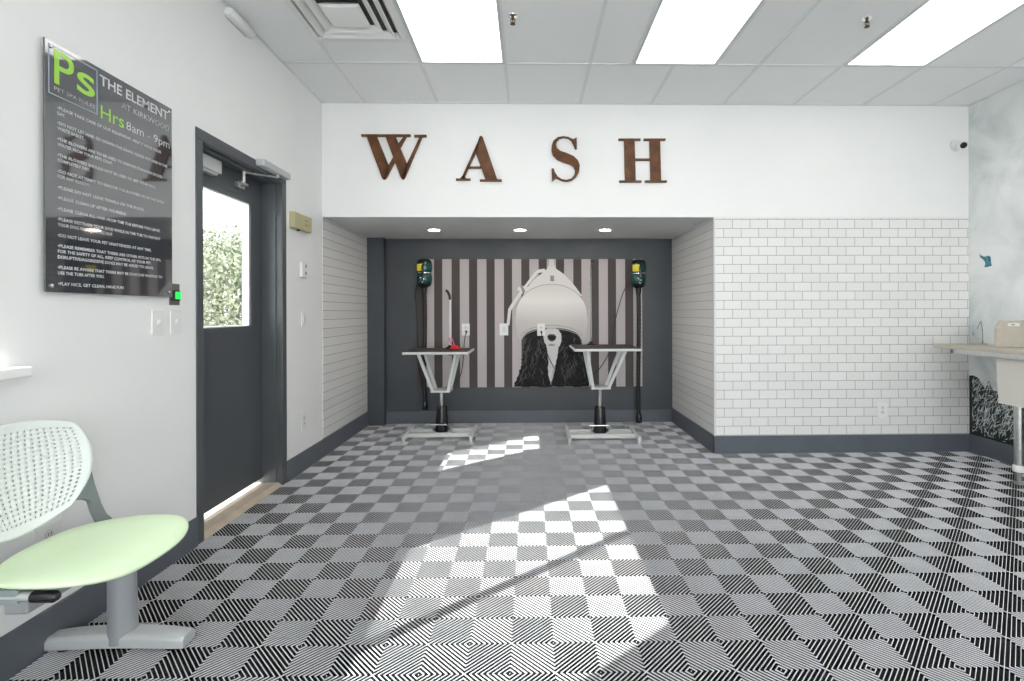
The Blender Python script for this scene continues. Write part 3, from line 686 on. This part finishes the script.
# ------------------------------------------------------------------ wall dryers (blowers)
def dryer(x, top_z, hose_z, label, flip):
    Yc = YB - .105
    root = thing('wall_dryer', label, 'pet dryer', (x, YB - .01, top_z - .31), 'wall mounted pet dryers')
    b = MB(); H = .30
    prof = [(.028, 0), (.062, .012), (.076, .04), (.082, .09), (.079, .130), (.073, .148), (.073, .152), (.080, .172), (.084, .215), (.080, .262), (.066, .290), (.034, .304), (.004, .306)]
    b.lathe(prof, (x, Yc, top_z - H), 'z', 28, sy=.95); at_root(b.build('body', M_TEAL, root, smooth=50), root)
    b = MB(); b.lathe([(.0755, .146), (.0775, .148), (.0775, .155), (.0755, .157)], (x, Yc, top_z - H), 'z', 28, sy=.95); at_root(b.build('band', M_CHROME, root, smooth=40), root)
    b = MB(); b.lathe([(.0805, .262), (.0675, .291), (.035, .306), (.002, .309)], (x, Yc, top_z - H), 'z', 28, sy=.95); at_root(b.build('end_cap', M_BLACKP, root, smooth=40), root); b = MB(); b.lathe([(.018, -.012), (.034, -.006), (.066, .013), (.0765, .038)], (x, Yc, top_z - H), 'z', 28, sy=.95)
    at_root(b.build('end_cap', M_BLACKP, root, smooth=40), root)
    # label wraps the front left of the upper half
    b = MB(); n = 8; vs = []; fs = []
    for i in range(n + 1):
        a = math.radians(-148 + 56 * i / n)
        for zz, rad in ((.170, .0815), (.200, .0852), (.245, .0850)):
            vs.append((x + rad * math.cos(a), Yc + rad * .95 * math.sin(a), top_z - H + zz))
    for i in range(n):
        for j in range(2): fs.append((i * 3 + j, (i + 1) * 3 + j, (i + 1) * 3 + j + 1, i * 3 + j + 1))
    b.add(vs, fs); at_root(b.build('yellow_label', M_YEL, root), root)
    b = MB(); b.box(x - .012, x + .012, Yc - .098, Yc - .070, top_z - .200, top_z - .100); b.tube([(x - .005, Yc - .09, top_z - .10), (x - .002, Yc - .105, top_z - .075), (x + .018, Yc - .098, top_z - .06)], .009)
    at_root(b.build('handle', M_BLACKP, root, bevel=.003), root)
    b = MB()
    for dx, dz in ((-.022, .095), (.012, .075), (-.002, .045)):
        b = MB(); b.lathe([(.009, 0), (.008, -.012), (.004, -.015)], (x + dx, Yc - .078, top_z - H + dz), 'y', 12)
        at_root(b.build('control_knob', M_CHROME, root, smooth=40), root)
    b = MB(); b.box(x - .03, x + .03, Yc + .06, YB - .0005, top_z - .22, top_z - .06); at_root(b.build('wall_bracket', M_BLACK, root), root)
    b = MB(); z0 = top_z - H - .005; pts = []; n = 60
    rad = []
    for i in range(n + 1):
        z = z0 + (hose_z + .09 - z0) * i / n; pts.append((x + .004 * math.sin(i * .1), Yc, z)); rad.append(.024 if i % 2 else .0205)
    rad[0] = rad[1] = .030; rad[2] = .028
    b.tube(pts, rad, 14); hz = at_root(b.build('hose', M_BLACK, root, smooth=60), root)
    b = MB(); b.tube([(x, Yc, hose_z + .095), (x, Yc, hose_z + .07), (x, Yc, hose_z + .02), (x, Yc, hose_z)], [.024, .030, .033, .030], 16); q = b.build('nozzle', M_BLACKP, hz, smooth=40); at_root(q, root)
    return root
dL = dryer(-1.125, 1.800, .17, 'dark teal pet dryer hung on the wall left of the poster', False)
dR = dryer(1.205, 1.790, 0.012, 'dark teal pet dryer hung on the wall right of the poster', True)
def cord(name, pts, Y, label, r=.0045):
    P = [at_y(px, py, Y) for px, py in pts]
    # smooth (Catmull-Rom)
    out = []
    Q = [P[0]] + P + [P[-1]]
    for i in range(1, len(Q) - 2):
        for j in range(6):
            t_ = j / 6; a, b_, c, d = Q[i - 1], Q[i], Q[i + 1], Q[i + 2]
            out.append(.5 * ((2 * b_) + (c - a) * t_ + (2 * a - 5 * b_ + 4 * c - d) * t_ ** 2 + (3 * b_ - a - 3 * c + d) * t_ ** 3))
    out.append(P[-1])
    b = MB(); b.tube(out, r, 6)
    return b, out
def power_cord(pts, Y, outlet, label):
    root = thing('power_cord', label, 'cord', (outlet.x, Y, outlet.z), 'black dryer cords')
    b, out = cord('c', pts, Y, label); at_root(b.build('cable', M_BLACK, root, smooth=60), root)
    b = MB(); b.tube([(outlet.x, YP - .0135, outlet.z), (outlet.x, Y - .008, outlet.z)], [.012, .009], 10); b.tube([(outlet.x, Y, outlet.z), (outlet.x, Y, outlet.z - .03)], [.008, .0045], 8)
    at_root(b.build('plug', M_BLACKP, root, smooth=40), root)
Yc_ = YB - .045
oR = at_y(541.5, 332, Yc_); power_cord([(541.5, 333), (543, 341), (546.5, 352), (552.5, 365), (562, 379), (574, 386.5), (585, 382), (597, 371.5), (606, 359), (612, 343), (615.5, 320), (622, 296), (628, 283)], Yc_, oR, 'black power cord looping from the dog poster outlet to the right dryer')
oL = at_y(466.2, 331.5, Yc_); power_cord([(466.2, 332), (464.5, 340), (463.7, 352), (461.5, 372), (457, 381), (447, 387), (434, 389), (423, 384), (418.8, 368), (417.8, 340), (416.5, 312), (415.2, 293), (417, 283)], Yc_, oL, 'black power cord hanging behind the left grooming table')

# ------------------------------------------------------------------ grooming tables
def groom_table(cx, cy, tx_, tw, td, zt, label, armx, army, armtop, style):
    """cx, cy column centre; tx_ table top centre x"""
    root = thing('grooming_table', label, 'grooming table', (cx, cy, 0), 'hydraulic grooming tables')
    z1 = zt
    b = MB(); b.box(tx_ - tw / 2, tx_ + tw / 2, cy - .22, cy - .22 + td, z1 - .028, z1 - .004); top = at_root(b.build('tabletop', M_GREYM, root, bevel=.006), root)
    b = MB(); b.box(tx_ - tw / 2 + .012, tx_ + tw / 2 - .012, cy - .22 + .012, cy - .22 + td - .012, z1 - .0045, z1 + .001); at_root(b.build('rubber_mat', M_MAT, top), root)
    # V legs: two tilted U frames meeting on the plate
    zp = .455 if style == 'L' else .49
    for sy in (-.13, .16):
        for sx in (-1, 1):
            b = MB(); x0 = cx + sx * .075; x1 = tx_ + sx * (tw / 2 - .135 if style == 'L' else tw / 2 - .13)
            d = Vector((x1 - x0, sy * .35, z1 - .03 - zp)); p0 = Vector((x0, cy + sy * .55, zp)); p1 = Vector((x1, cy + sy, z1 - .028))
            # square tube
            u = Vector((0, 1, 0)) * .014; t_ = (p1 - p0).normalized(); w_ = t_.cross(Vector((0, 1, 0))).normalized() * .014
            vs = [p0 + u + w_, p0 + u - w_, p0 - u - w_, p0 - u + w_, p1 + u + w_, p1 + u - w_, p1 - u - w_, p1 - u + w_]
            b.add(vs, [(0, 1, 2, 3), (4, 7, 6, 5), (0, 4, 5, 1), (1, 5, 6, 2), (2, 6, 7, 3), (3, 7, 4, 0)])
            at_root(b.build('support_strut', M_GREYM, root), root)
    b = MB(); b.box(cx - .095, cx + .095, cy - .09, cy + .11, zp - .014, zp + .004); at_root(b.build('strut_plate', M_GREYM, root, bevel=.003), root)
    b = MB(); b.lathe([(.020, .02), (.020, zp - .015 - 0)], (cx, cy, 0), 'z', 16); at_root(b.build('piston', M_CHROME, root, smooth=40), root)
    b = MB(); b.lathe([(.062, .035), (.063, .06), (.052, .285), (.047, .300), (.02, .302)], (cx, cy, 0), 'z', 24); at_root(b.build('column_boot', M_BLACKP, root, smooth=40), root)
    b = MB(); pz = .135
    b.tube([(cx - .12, cy - .12, pz), (cx + .065 * (1 if style == 'L' else 1), cy - .12, pz)], .008); b.tube([(cx + (.065 if style == 'L' else -.12), cy - .12, pz), (cx + (.10 if style == 'L' else -.05), cy - .02, .06)], .006)
    at_root(b.build('foot_pedal', M_CHROME, root, smooth=40), root)
    for sx in (-1, 1):
        b = MB(); b.lathe([(.012, 0), (.012, .02), (.006, .026)], (cx + sx * .075, cy - .01, .052), 'z', 10)
        at_root(b.build('bolt', M_CHROME, root, smooth=40), root)
    fx0, fx1 = (cx - .31, cx + .32) if style == 'L' else (cx - .32, cx + .325)
    b = MB()
    for x in (fx0, fx1): b.box(x - .014, x + .014, cy - .30, cy + .20, .028, .066)
    b.box(fx0, fx1, cy - .165, cy - .125, .024, .062); b.box(fx0, fx1, cy + .02, cy + .06, .024, .062)
    b.box(cx - .07, cx + .07, cy - .125, cy + .03, .026, .042)
    at_root(b.build('base_frame', M_GREYM, root, bevel=.003), root)
    for x in (fx0, fx1):
        for y in (cy - .28, cy + .18):
            b = MB(); b.lathe([(.016, 0), (.016, .02), (.012, .022), (.012, .03)], (x, y, 0), 'z', 12); at_root(b.build('levelling_foot', M_GREYM, root, smooth=40), root)
    # grooming arm
    if style == 'L':
        b = MB(); b.tube([(armx, army, z1 - .07), (armx, army, armtop - .10)], .011, 12); arm_ = at_root(b.build('grooming_arm', mat('white_arm_paint', (.7, .7, .7), .3), root, smooth=40), root)
        b = MB(); b.tube([(armx, army, armtop - .10), (armx - .004, army, armtop - .06), (armx - .022, army, armtop - .02), (armx - .042, army, armtop)], .013, 12); at_root(b.build('arm_grip', M_BLACK, arm_, smooth=40), root)
    else:
        b = MB(); b.tube([(armx, army, z1 - .05), (armx, army, armtop - .05), (armx + .006, army - .02, armtop - .02), (armx + .02, army - .05, armtop)], .010, 12); arm_ = at_root(b.build('grooming_arm', M_CHROME, root, smooth=40), root)
        b = MB(); b.tube([(armx + .018, army - .045, armtop - .004), (armx + .024, army - .06, armtop + .004)], .011, 10); at_root(b.build('arm_grip', M_BLACK, arm_, smooth=40), root)
    b = MB(); b.lathe([(.045, .001), (.045, .012), (.022, .022), (.018, .035)], (armx, army, z1), 'z', 18); b.lathe([(.02, -.028), (.028, -.034), (.028, -.062), (.012, -.07)], (armx, army, z1), 'z', 14)
    at_root(b.build('arm_clamp', M_BLACKP, root, smooth=40), root)
    return root
groom_table(-.862, 4.99, -.885, .63, .53, .850, 'white framed grooming table with a red leash on its black mat', -.81, 5.20, 1.455, 'L')
groom_table(.700, 4.90, .745, .63, .60, .880, 'white framed grooming table in front of the dog poster', .655, 5.22, 1.745, 'R')
# red leash on the left table
zt = .8525
root = thing('pet_leash', 'red and pink leash bundled on the left grooming table', 'leash', (-.74, 5.05, zt))
b = MB(); pts = []
for i in range(44):
    a = i * .55; r = .05 - .00065 * i; pts.append((-.735 + r * 1.05 * math.cos(a), 5.03 + r * .8 * math.sin(a), zt + .006 + .0008 * i))
b.tube(pts, .0058, 6); at_root(b.build('red_strap', M_RED, root, smooth=60), root)
b = MB(); b.tube([(-.765, 5.05, zt + .03), (-.80, 5.10, zt + .09), (-.82, 5.16, zt + .105), (-.785, 5.165, zt + .10), (-.76, 5.09, zt + .07), (-.74, 5.03, zt + .04)], .0055, 6); at_root(b.build('pink_strap', M_PINK, root, smooth=60), root)

# ------------------------------------------------------------------ tub / sink on the right
root = thing('utility_sink', 'beige topped utility sink on silver legs along the mural wall', 'sink', (3.6, 3.2, 0))
b = MB(); Yn = 1.9
b.box(3.385, XR - .006, 3.62, 4.12, .918, .942); b.box(3.385, 3.455, Yn, 3.62, .918, .942); b.box(3.79, XR - .006, Yn, 3.62, .918, .942); b.box(3.385, XR - .006, Yn - .05, Yn + .02, .918, .942)
b.box(3.385, 3.40, Yn, 4.12, .942, .950); b.box(3.385, XR - .006, 4.105, 4.12, .942, .950)
at_root(b.build('rim', M_BEIGE, root, bevel=.004), root)
b = MB(); b.box(3.400, 3.43, Yn, 3.97, .884, .918); b.box(3.400, 3.81, 3.94, 3.97, .884, .918); at_root(b.build('under_rail', M_STEEL, root, bevel=.002), root)
# basin: tapered open box
def taper(b, X0, X1, Ya, Yb, za, zb, k, inner):
    t_ = k
    vs = [(X0, Ya, zb), (X1, Ya, zb), (X1, Yb, zb), (X0, Yb, zb), (X0 + t_, Ya + t_, za), (X1 - t_, Ya + t_, za), (X1 - t_, Yb - t_, za), (X0 + t_, Yb - t_, za)]
    b.add(vs, [(0, 1, 5, 4), (1, 2, 6, 5), (2, 3, 7, 6), (3, 0, 4, 7), (4, 5, 6, 7)])
b = MB(); taper(b, 3.432, 3.815, Yn + .01, 3.615, .545, .918, .012, False); o = at_root(b.build('basin', M_BASIN, root), root)
s_ = o.modifiers.new('solid', 'SOLIDIFY'); s_.thickness = .012; s_.offset = -1
for ly, lx in ((3.47, 3.462), (2.05, 3.462), (3.47, 3.78), (2.05, 3.78)):
    b = MB(); b.tube([(lx, ly, .545), (lx, ly, .10)], .027, 16); b.tube([(lx, ly, .10), (lx, ly, .006)], .014, 12); b.lathe([(.03, 0), (.03, .006), (.016, .012)], (lx, ly, 0), 'z', 16)
    lg = at_root(b.build('leg', M_STEEL, root, smooth=40), root)
    b = MB(); b.lathe([(.033, .085), (.036, .09), (.036, .125), (.033, .13)], (lx, ly, 0), 'z', 16); at_root(b.build('leg_collar', M_WHITEP, lg, smooth=40), root)
b = MB(); b.tube([(3.462, 3.47, .115), (3.78, 3.47, .115)], .012, 10); b.tube([(3.78, 2.05, .115), (3.78, 3.47, .115)], .012, 10); b.tube([(3.462, 3.47, .36), (3.78, 3.47, .36)], .006, 8)
at_root(b.build('leg_brace', M_STEEL, root, smooth=40), root)
b = MB(); b.lathe([(.022, 0), (.022, .12)], (3.60, 3.3, .42), 'z', 12); b.tube([(3.60, 3.3, .42), (3.60, 3.3, .30), (3.65, 3.3, .27), (3.72, 3.3, .27), (3.80, 3.3, .30)], .02, 12)
at_root(b.build('drain_pipe', M_BLACKP, root, smooth=40), root)
b = MB(); Yg = 3.72
b.prism([(3.555, Yg, .942), (3.555, Yg, 1.090), (3.588, Yg, 1.150), (3.832, Yg, 1.150), (3.832, Yg, .942)], (0, .035, 0))
sg = at_root(b.build('splash_guard', M_BEIGE, root, bevel=.006), root)
b = MB(); b.box(3.628, 3.720, Yg - .0015, Yg, 1.105, 1.130); at_root(b.build('white_label', M_WHITEP, sg), root)
b = MB(); b.box(3.655, 3.680, Yg - .0022, Yg - .0015, 1.113, 1.119); at_root(b.build('label_mark', M_SLOT, sg), root)

# ------------------------------------------------------------------ bench seating on the left
root = thing('bench_seat', 'beam bench with pale green seat and perforated white back by left wall', 'bench', (-1.5, 1.35, 0))
def shell_back(cy):
    """perforated shell with a solid rim"""
    NU, NV = 45, 47; a_, h_ = .243, .176; zc = .697; cy -= .047
    vid = {}; vs = []; fs = []
    def pt(i, j):
        if (i, j) in vid: return vid[(i, j)]
        u = -1 + 2 * (i + (.18 if i % 2 == 1 and 3 <= i < NU - 2 else 0)) / NU; v = -1 + 2 * (j + (.15 if j % 2 == 0 and 4 <= j < NV - 3 else 0)) / NV
        kx, kz = .50, .42
        x = u * math.sqrt(1 - kx * v * v / 1.24); z = v * math.sqrt(1 - kz * u * u / 1.1)
        wf = 1 + .06 * z - (.26 * z * z if z < 0 else 0)
        yy = cy + a_ * x * wf; zz = zc + h_ * z
        X = -1.640 + .055 * x * x + .02 * (z * z) - .02 * z
        vid[(i, j)] = len(vs); vs.append((X, yy, zz)); return vid[(i, j)]
    for i in range(NU):
        for j in range(NV):
            hole = 3 <= i < NU - 3 and 4 <= j < NV - 4 and i % 2 == 1 and j % 2 == 0
            if hole and (i // 2 + 0) >= 0:
                continue
            fs.append((pt(i, j), pt(i + 1, j), pt(i + 1, j + 1), pt(i, j + 1)))
    b = MB(); b.add(vs, fs); return b
def seat_pan(cy):
    NR, NT = 14, 72; vs = []; fs = []
    def sp(c, n): return math.copysign(abs(c) ** (2 / n), c)
    for j in range(NR + 1):
        r = j / NR
        for i in range(NT):
            t_ = 2 * PI * i / NT; y = sp(math.sin(t_), 2.9) * r; x = sp(math.cos(t_), 2.7) * r
            X = -1.425 + .200 * x; Y = cy + .037 + .252 * y * (1 + .03 * x)
            z = .447 + .016 * y * y - .055 * max(0, x - .4) ** 2 + .055 * max(0, -x - .35) ** 1.5 * (1 - .8 * min(1, y * y)) - .010 * r ** 8
            vs.append((X, Y, z))
    for j in range(1, NR):
        for i in range(NT): fs.append((j * NT + i, (j + 1) * NT + i, (j + 1) * NT + (i + 1) % NT, j * NT + (i + 1) % NT))
    fs.append(tuple(NT + i for i in range(NT)))
    b = MB(); b.add(vs, fs); return b
for cy in (1.655,):
    o = at_root(shell_back(cy).build('backrest', M_SHELL, root, smooth=60), root); s_ = o.modifiers.new('solid', 'SOLIDIFY'); s_.thickness = .008; s_.offset = 0
    o['label'] = 'white perforated plastic backrest'
    o = at_root(seat_pan(cy).build('seat', M_GREEN, root, smooth=60), root); s_ = o.modifiers.new('solid', 'SOLIDIFY'); s_.thickness = .014; s_.offset = -1
    bb = o.modifiers.new('bevel', 'BEVEL'); bb.width = .005; bb.segments = 2
    o['label'] = 'pale green plastic seat'
    pl = [(91, 466), (95.7, 484), (102, 503), (107, 513), (113, 518), (108, 524), (99.6, 522), (94.3, 511), (91.7, 501.5), (86, 499.5), (78, 500), (62, 506), (66, 488), (76, 474)]
    for sgn in (1, -1):
        P = [at_x(px, py, -1.63) for px, py in pl]
        P = [(p.x, cy + sgn * (p.y - 1.655), p.z) for p in P]
        b = MB(); b.prism(P, (-.022, 0, 0)); at_root(b.build('back_support', M_GGR, root, bevel=.004), root)
        b = MB(); yy = cy + .19 if sgn > 0 else cy - .188
        b.tube([(-1.72, yy, .415), (-1.42, yy, .408)], .013, 12); ab = at_root(b.build('seat_arm', M_LEGF, root, smooth=40), root)
        b = MB(); b.tube([(-1.43, yy, .408), (-1.425, yy, .408), (-1.365, yy, .407), (-1.355, yy, .407)], [.012, .0165, .0165, .010], 14); at_root(b.build('arm_cap', M_BLACKP, ab, smooth=40), root)
    b = MB(); b.box(-1.56, -1.46, cy - .2, cy + .2, .390, .432); at_root(b.build('seat_bracket', M_GGR, root, bevel=.004), root)
b = MB(); b.box(-1.545, -1.475, 1.50, 1.90, .335, .390); at_root(b.build('beam', M_LEG, root, bevel=.006), root)
for ly in (1.862,):
    b = MB(); b.tube([(-1.487, ly, .03), (-1.492, ly, .338)], [.046, .042], 24); at_root(b.build('leg', M_LEG, root, smooth=40), root)
    b = MB(); n = 14; prof = []
    for i in range(n + 1):
        s = -1 + 2 * i / n; X = -1.497 + .248 * s; hw = .042 * (1 - .18 * s ** 4); zt_ = .066 - .014 * s * s; zb_ = .010 + .010 * (1 - s * s)
        prof.append([(X, ly - hw, zb_), (X, ly - hw, zt_ - .012), (X, ly - hw * .7, zt_), (X, ly + hw * .7, zt_), (X, ly + hw, zt_ - .012), (X, ly + hw, zb_)])
    vs = [q for r_ in prof for q in r_]; fs = []
    for i in range(n):
        for k in range(6): fs.append((i * 6 + k, i * 6 + (k + 1) % 6, (i + 1) * 6 + (k + 1) % 6, (i + 1) * 6 + k))
    fs += [tuple(range(6))[::-1], tuple(n * 6 + k for k in range(6))]
    b.add(vs, fs); ft = at_root(b.build('foot', M_LEGF, root, smooth=50, bevel=.003), root)
    b = MB(); b.lathe([(.026, 0), (.028, .004), (.028, .012), (.02, .016)], (-1.305, ly, 0), 'z', 16); b.lathe([(.026, 0), (.028, .004), (.028, .012), (.02, .016)], (-1.69, ly, 0), 'z', 16)
    at_root(b.build('rubber_pad', M_BLACK, ft, smooth=40), root)

# ------------------------------------------------------------------ ceiling fittings
def troffer(cx, cy, label):
    root = thing('ceiling_light', label, 'ceiling light', (cx, cy, ZC), 'recessed ceiling light panels')
    w_, l_ = .300, .605; f = .018
    b = MB(); z0, z1 = -.006, .004
    b.box(-w_, w_, -l_, -l_ + f, z0, z1); b.box(-w_, w_, l_ - f, l_, z0, z1); b.box(-w_, -w_ + f, -l_ + f, l_ - f, z0, z1); b.box(w_ - f, w_, -l_ + f, l_ - f, z0, z1)
    b.build('frame', mat('troffer_frame_white', (.6, .62, .62), .4), root)
    b = MB(); b.box(-w_ + f, w_ - f, -l_ + f, l_ - f, -.0035, .001); b.build('diffuser', M_TROF, root)
    return root
tr = troffer(-.4625, 2.99, 'bright rectangular ceiling light right of the square air vent')
dup(tr, (1.06, 2.99, ZC), 'bright rectangular ceiling light, middle one of the three panels')
dup(tr, (2.595, 2.99, ZC), 'bright rectangular ceiling light nearest the mural wall')
for cy in (.55, -1.89):  # unseen rear fixtures, added to even out the room light
    for cx in (-.4625, 1.06, 2.595):
        dup(tr, (cx, cy, ZC), 'bright rectangular ceiling light added behind the camera for even light')
# air diffuser
root = thing('air_vent', 'square white louvred air vent in the ceiling', 'air vent', (-1.07, 2.965, ZC))
b = MB(); H = .300
def ringsq(b, h0, z0, h1, z1, th=.0):
    vs = [(-h0, -h0, z0), (h0, -h0, z0), (h0, h0, z0), (-h0, h0, z0), (-h1, -h1, z1), (h1, -h1, z1), (h1, h1, z1), (-h1, h1, z1)]
    b.add(vs, [(0, 1, 5, 4), (1, 2, 6, 5), (2, 3, 7, 6), (3, 0, 4, 7)])
ringsq(b, H, -.004, .262, -.004); ringsq(b, .262, -.004, .240, .028)
fr = b.build('frame', M_WHITEP, root)
for h0, h1 in ((.236, .196), (.176, .136)):
    b = MB(); ringsq(b, h0, -.014, h1, .014); ringsq(b, h0, -.014, h0 - .004, -.017); ringsq(b, h0 - .004, -.017, h1 - .003, .010); ringsq(b, h1, .014, h1 - .003, .010); b.build('louvre', M_WHITEP, root)
b = MB(); b.box(-.098, .098, -.098, .098, -.020, -.016); ringsq(b, .098, -.018, .116, -.012); ringsq(b, .116, -.012, .080, .020); b.build('centre_plate', M_WHITEP, root)
b = MB(); b.box(-.262, .262, -.262, .262, .0295, .032); b.build('duct_back', mat('duct_grey', (.10, .09, .09), .8), root)
for o in root.children:
    if o.name.startswith('duct'): o.location.z = -.003
# the ceiling panel is a slab, so the recess sits just under it
root.location.z = ZC - .030
root.children[0].location.z = 0
# sprinklers
def sprinkler(x, y, label):
    root = thing('fire_sprinkler', label, 'sprinkler', (x, y, ZC), 'pendant fire sprinklers')
    b = MB(); b.lathe([(.030, 0), (.028, -.004), (.012, -.007)], n=20); b.build('escutcheon', M_CHROME, root, smooth=40)
    b = MB(); b.lathe([(.009, -.004), (.009, -.022), (.005, -.026)], n=12); b.tube([(-.011, 0, -.018), (-.013, 0, -.034), (0, 0, -.048)], .0028, 6); b.tube([(.011, 0, -.018), (.013, 0, -.034), (0, 0, -.048)], .0028, 6); b.tube([(0, 0, -.022), (0, 0, -.046)], .003, 6)
    b.build('sprinkler_head', M_BRASS, root, smooth=40)
    b = MB(); b.lathe([(.015, -.048), (.016, -.051), (.005, -.052)], n=16); b.build('deflector', M_BRASS, root, smooth=40)
    return root
sp = sprinkler(-.088, 3.02, 'small brass fire sprinkler between the left and middle ceiling lights')
dup(sp, (2.075, 3.02, ZC), 'small brass fire sprinkler between the middle and right ceiling lights')
# downlights in the soffit
def downlight(x, label):
    root = thing('downlight', label, 'ceiling light', (x, 4.945, ZS), 'round downlights in the alcove soffit')
    b = MB(); b.lathe([(.050, 0), (.078, 0), (.078, -.004), (.074, -.007), (.054, -.005)], n=32)
    b.f = [f for f in b.f if len(f) == 4]; b.mi = [0] * len(b.f); b.build('trim_ring', M_WHITEP, root, smooth=40)
    b = MB(); b.lathe([(.056, -.0005), (.056, -.004)], n=32); b.build('lamp', M_SPOT, root)
    return root
d0 = downlight(-.925, 'round warm downlight above the left grooming table')
dup(d0, (-.079, 4.945, ZS), 'round warm downlight in the middle of the alcove soffit')
dup(d0, (.764, 4.945, ZS), 'round warm downlight above the right grooming table')

# ------------------------------------------------------------------ outdoors
b = MB(); b.box(-60, XO, -40, 60, -.20, -.02); struct(b.build('ground', M_GRND), 'pale concrete outside the door')
def tree(x, y, h, r, seed, label, trunk_h):
    root = thing('tree', label, 'tree', (x, y, -.02), 'trees outside the door window')
    rd = random.Random(seed)
    b = MB(); b.tube([(0, 0, 0), (.05, .03, trunk_h * .6), (0, .1, h * .7)], [.12, .09, .03], 10); b.tube([(.02, .02, trunk_h * .5), (.5, -.2, h * .6)], [.06, .02], 8); b.tube([(.02, .02, trunk_h * .6), (-.5, .25, h * .65)], [.06, .02], 8)
    b.build('trunk', M_BARK, root, smooth=50)
    b = MB()
    blobs = [(rd.gauss(0, r * .42), rd.gauss(0, r * .42), trunk_h + rd.random() ** .8 * (h - trunk_h - .4), rd.uniform(.35, .7)) for _ in range(64)]
    vs = []; fs = []
    for bx, by, bz, br in blobs:
        for _ in range(230):
            d = Vector((rd.gauss(0, 1), rd.gauss(0, 1), rd.gauss(0, 1))).normalized() * br * rd.uniform(.75, 1.05)
            p = Vector((bx, by, max(.05, bz))) + d
            if p.z < .03: p.z = .03
            a = Vector((rd.gauss(0, 1), rd.gauss(0, 1), rd.gauss(0, 1))).normalized(); c = a.cross(d.normalized()).normalized() if a.cross(d).length > .01 else Vector((1, 0, 0))
            L = rd.uniform(.05, .11); wd = L * .45; o_ = len(vs)
            vs += [p, p + a * L * .5 + c * wd * .5, p + a * L, p + a * L * .5 - c * wd * .5]; fs.append((o_, o_ + 1, o_ + 2, o_ + 3))
    b.add(vs, fs); b.build('foliage', M_LEAF, root, fix=False)
tree(-5.3, 8.6, 2.75, 1.15, 1, 'leafy green tree seen low through the door window, nearest the hinge side', .5)
tree(-8.6, 11.0, 3.0, 1.3, 2, 'leafy green tree filling the left of the door window', .4)
tree(-8.3, 15.5, 3.7, 2.1, 3, 'tall leafy tree behind the others outside the door window', .8)

# ------------------------------------------------------------------ sun, sky
sd = bpy.data.lights.new('sun', 'SUN'); sd.energy = SUN; sd.angle = math.radians(.4); sd.color = (1, .975, .94)
so = bpy.data.objects.new('sun', sd); COL.objects.link(so)
dv = Vector((1, .80, -1.2806 * .755)).normalized(); so.rotation_euler = dv.to_track_quat('-Z', 'Y').to_euler(); so.location = (-20, -16, 20)
wd = bpy.data.worlds.new('sky'); sc.world = wd; wd.use_nodes = True
nt = wd.node_tree; bg = nt.nodes['Background']
tc = nt.nodes.new('ShaderNodeTexCoord'); sp_ = nt.nodes.new('ShaderNodeSeparateXYZ'); cr = nt.nodes.new('ShaderNodeValToRGB')
cr.color_ramp.elements[0].position = .0; cr.color_ramp.elements[0].color = (.98, .985, 1, 1); cr.color_ramp.elements[1].position = .8; cr.color_ramp.elements[1].color = (.86, .92, 1, 1)
nt.links.new(tc.outputs['Generated'], sp_.inputs[0]); nt.links.new(sp_.outputs['Z'], cr.inputs['Fac']); nt.links.new(cr.outputs['Color'], bg.inputs['Color'])
bg.inputs['Strength'].default_value = SKY

sc.view_settings.view_transform = 'Standard'; sc.view_settings.look = 'None'; sc.view_settings.gamma = 1
sc.view_settings.exposure = 0.26
sc.view_settings.use_curve_mapping = False
sc.cycles.max_bounces = 10; sc.cycles.diffuse_bounces = 6; sc.cycles.transparent_max_bounces = 8
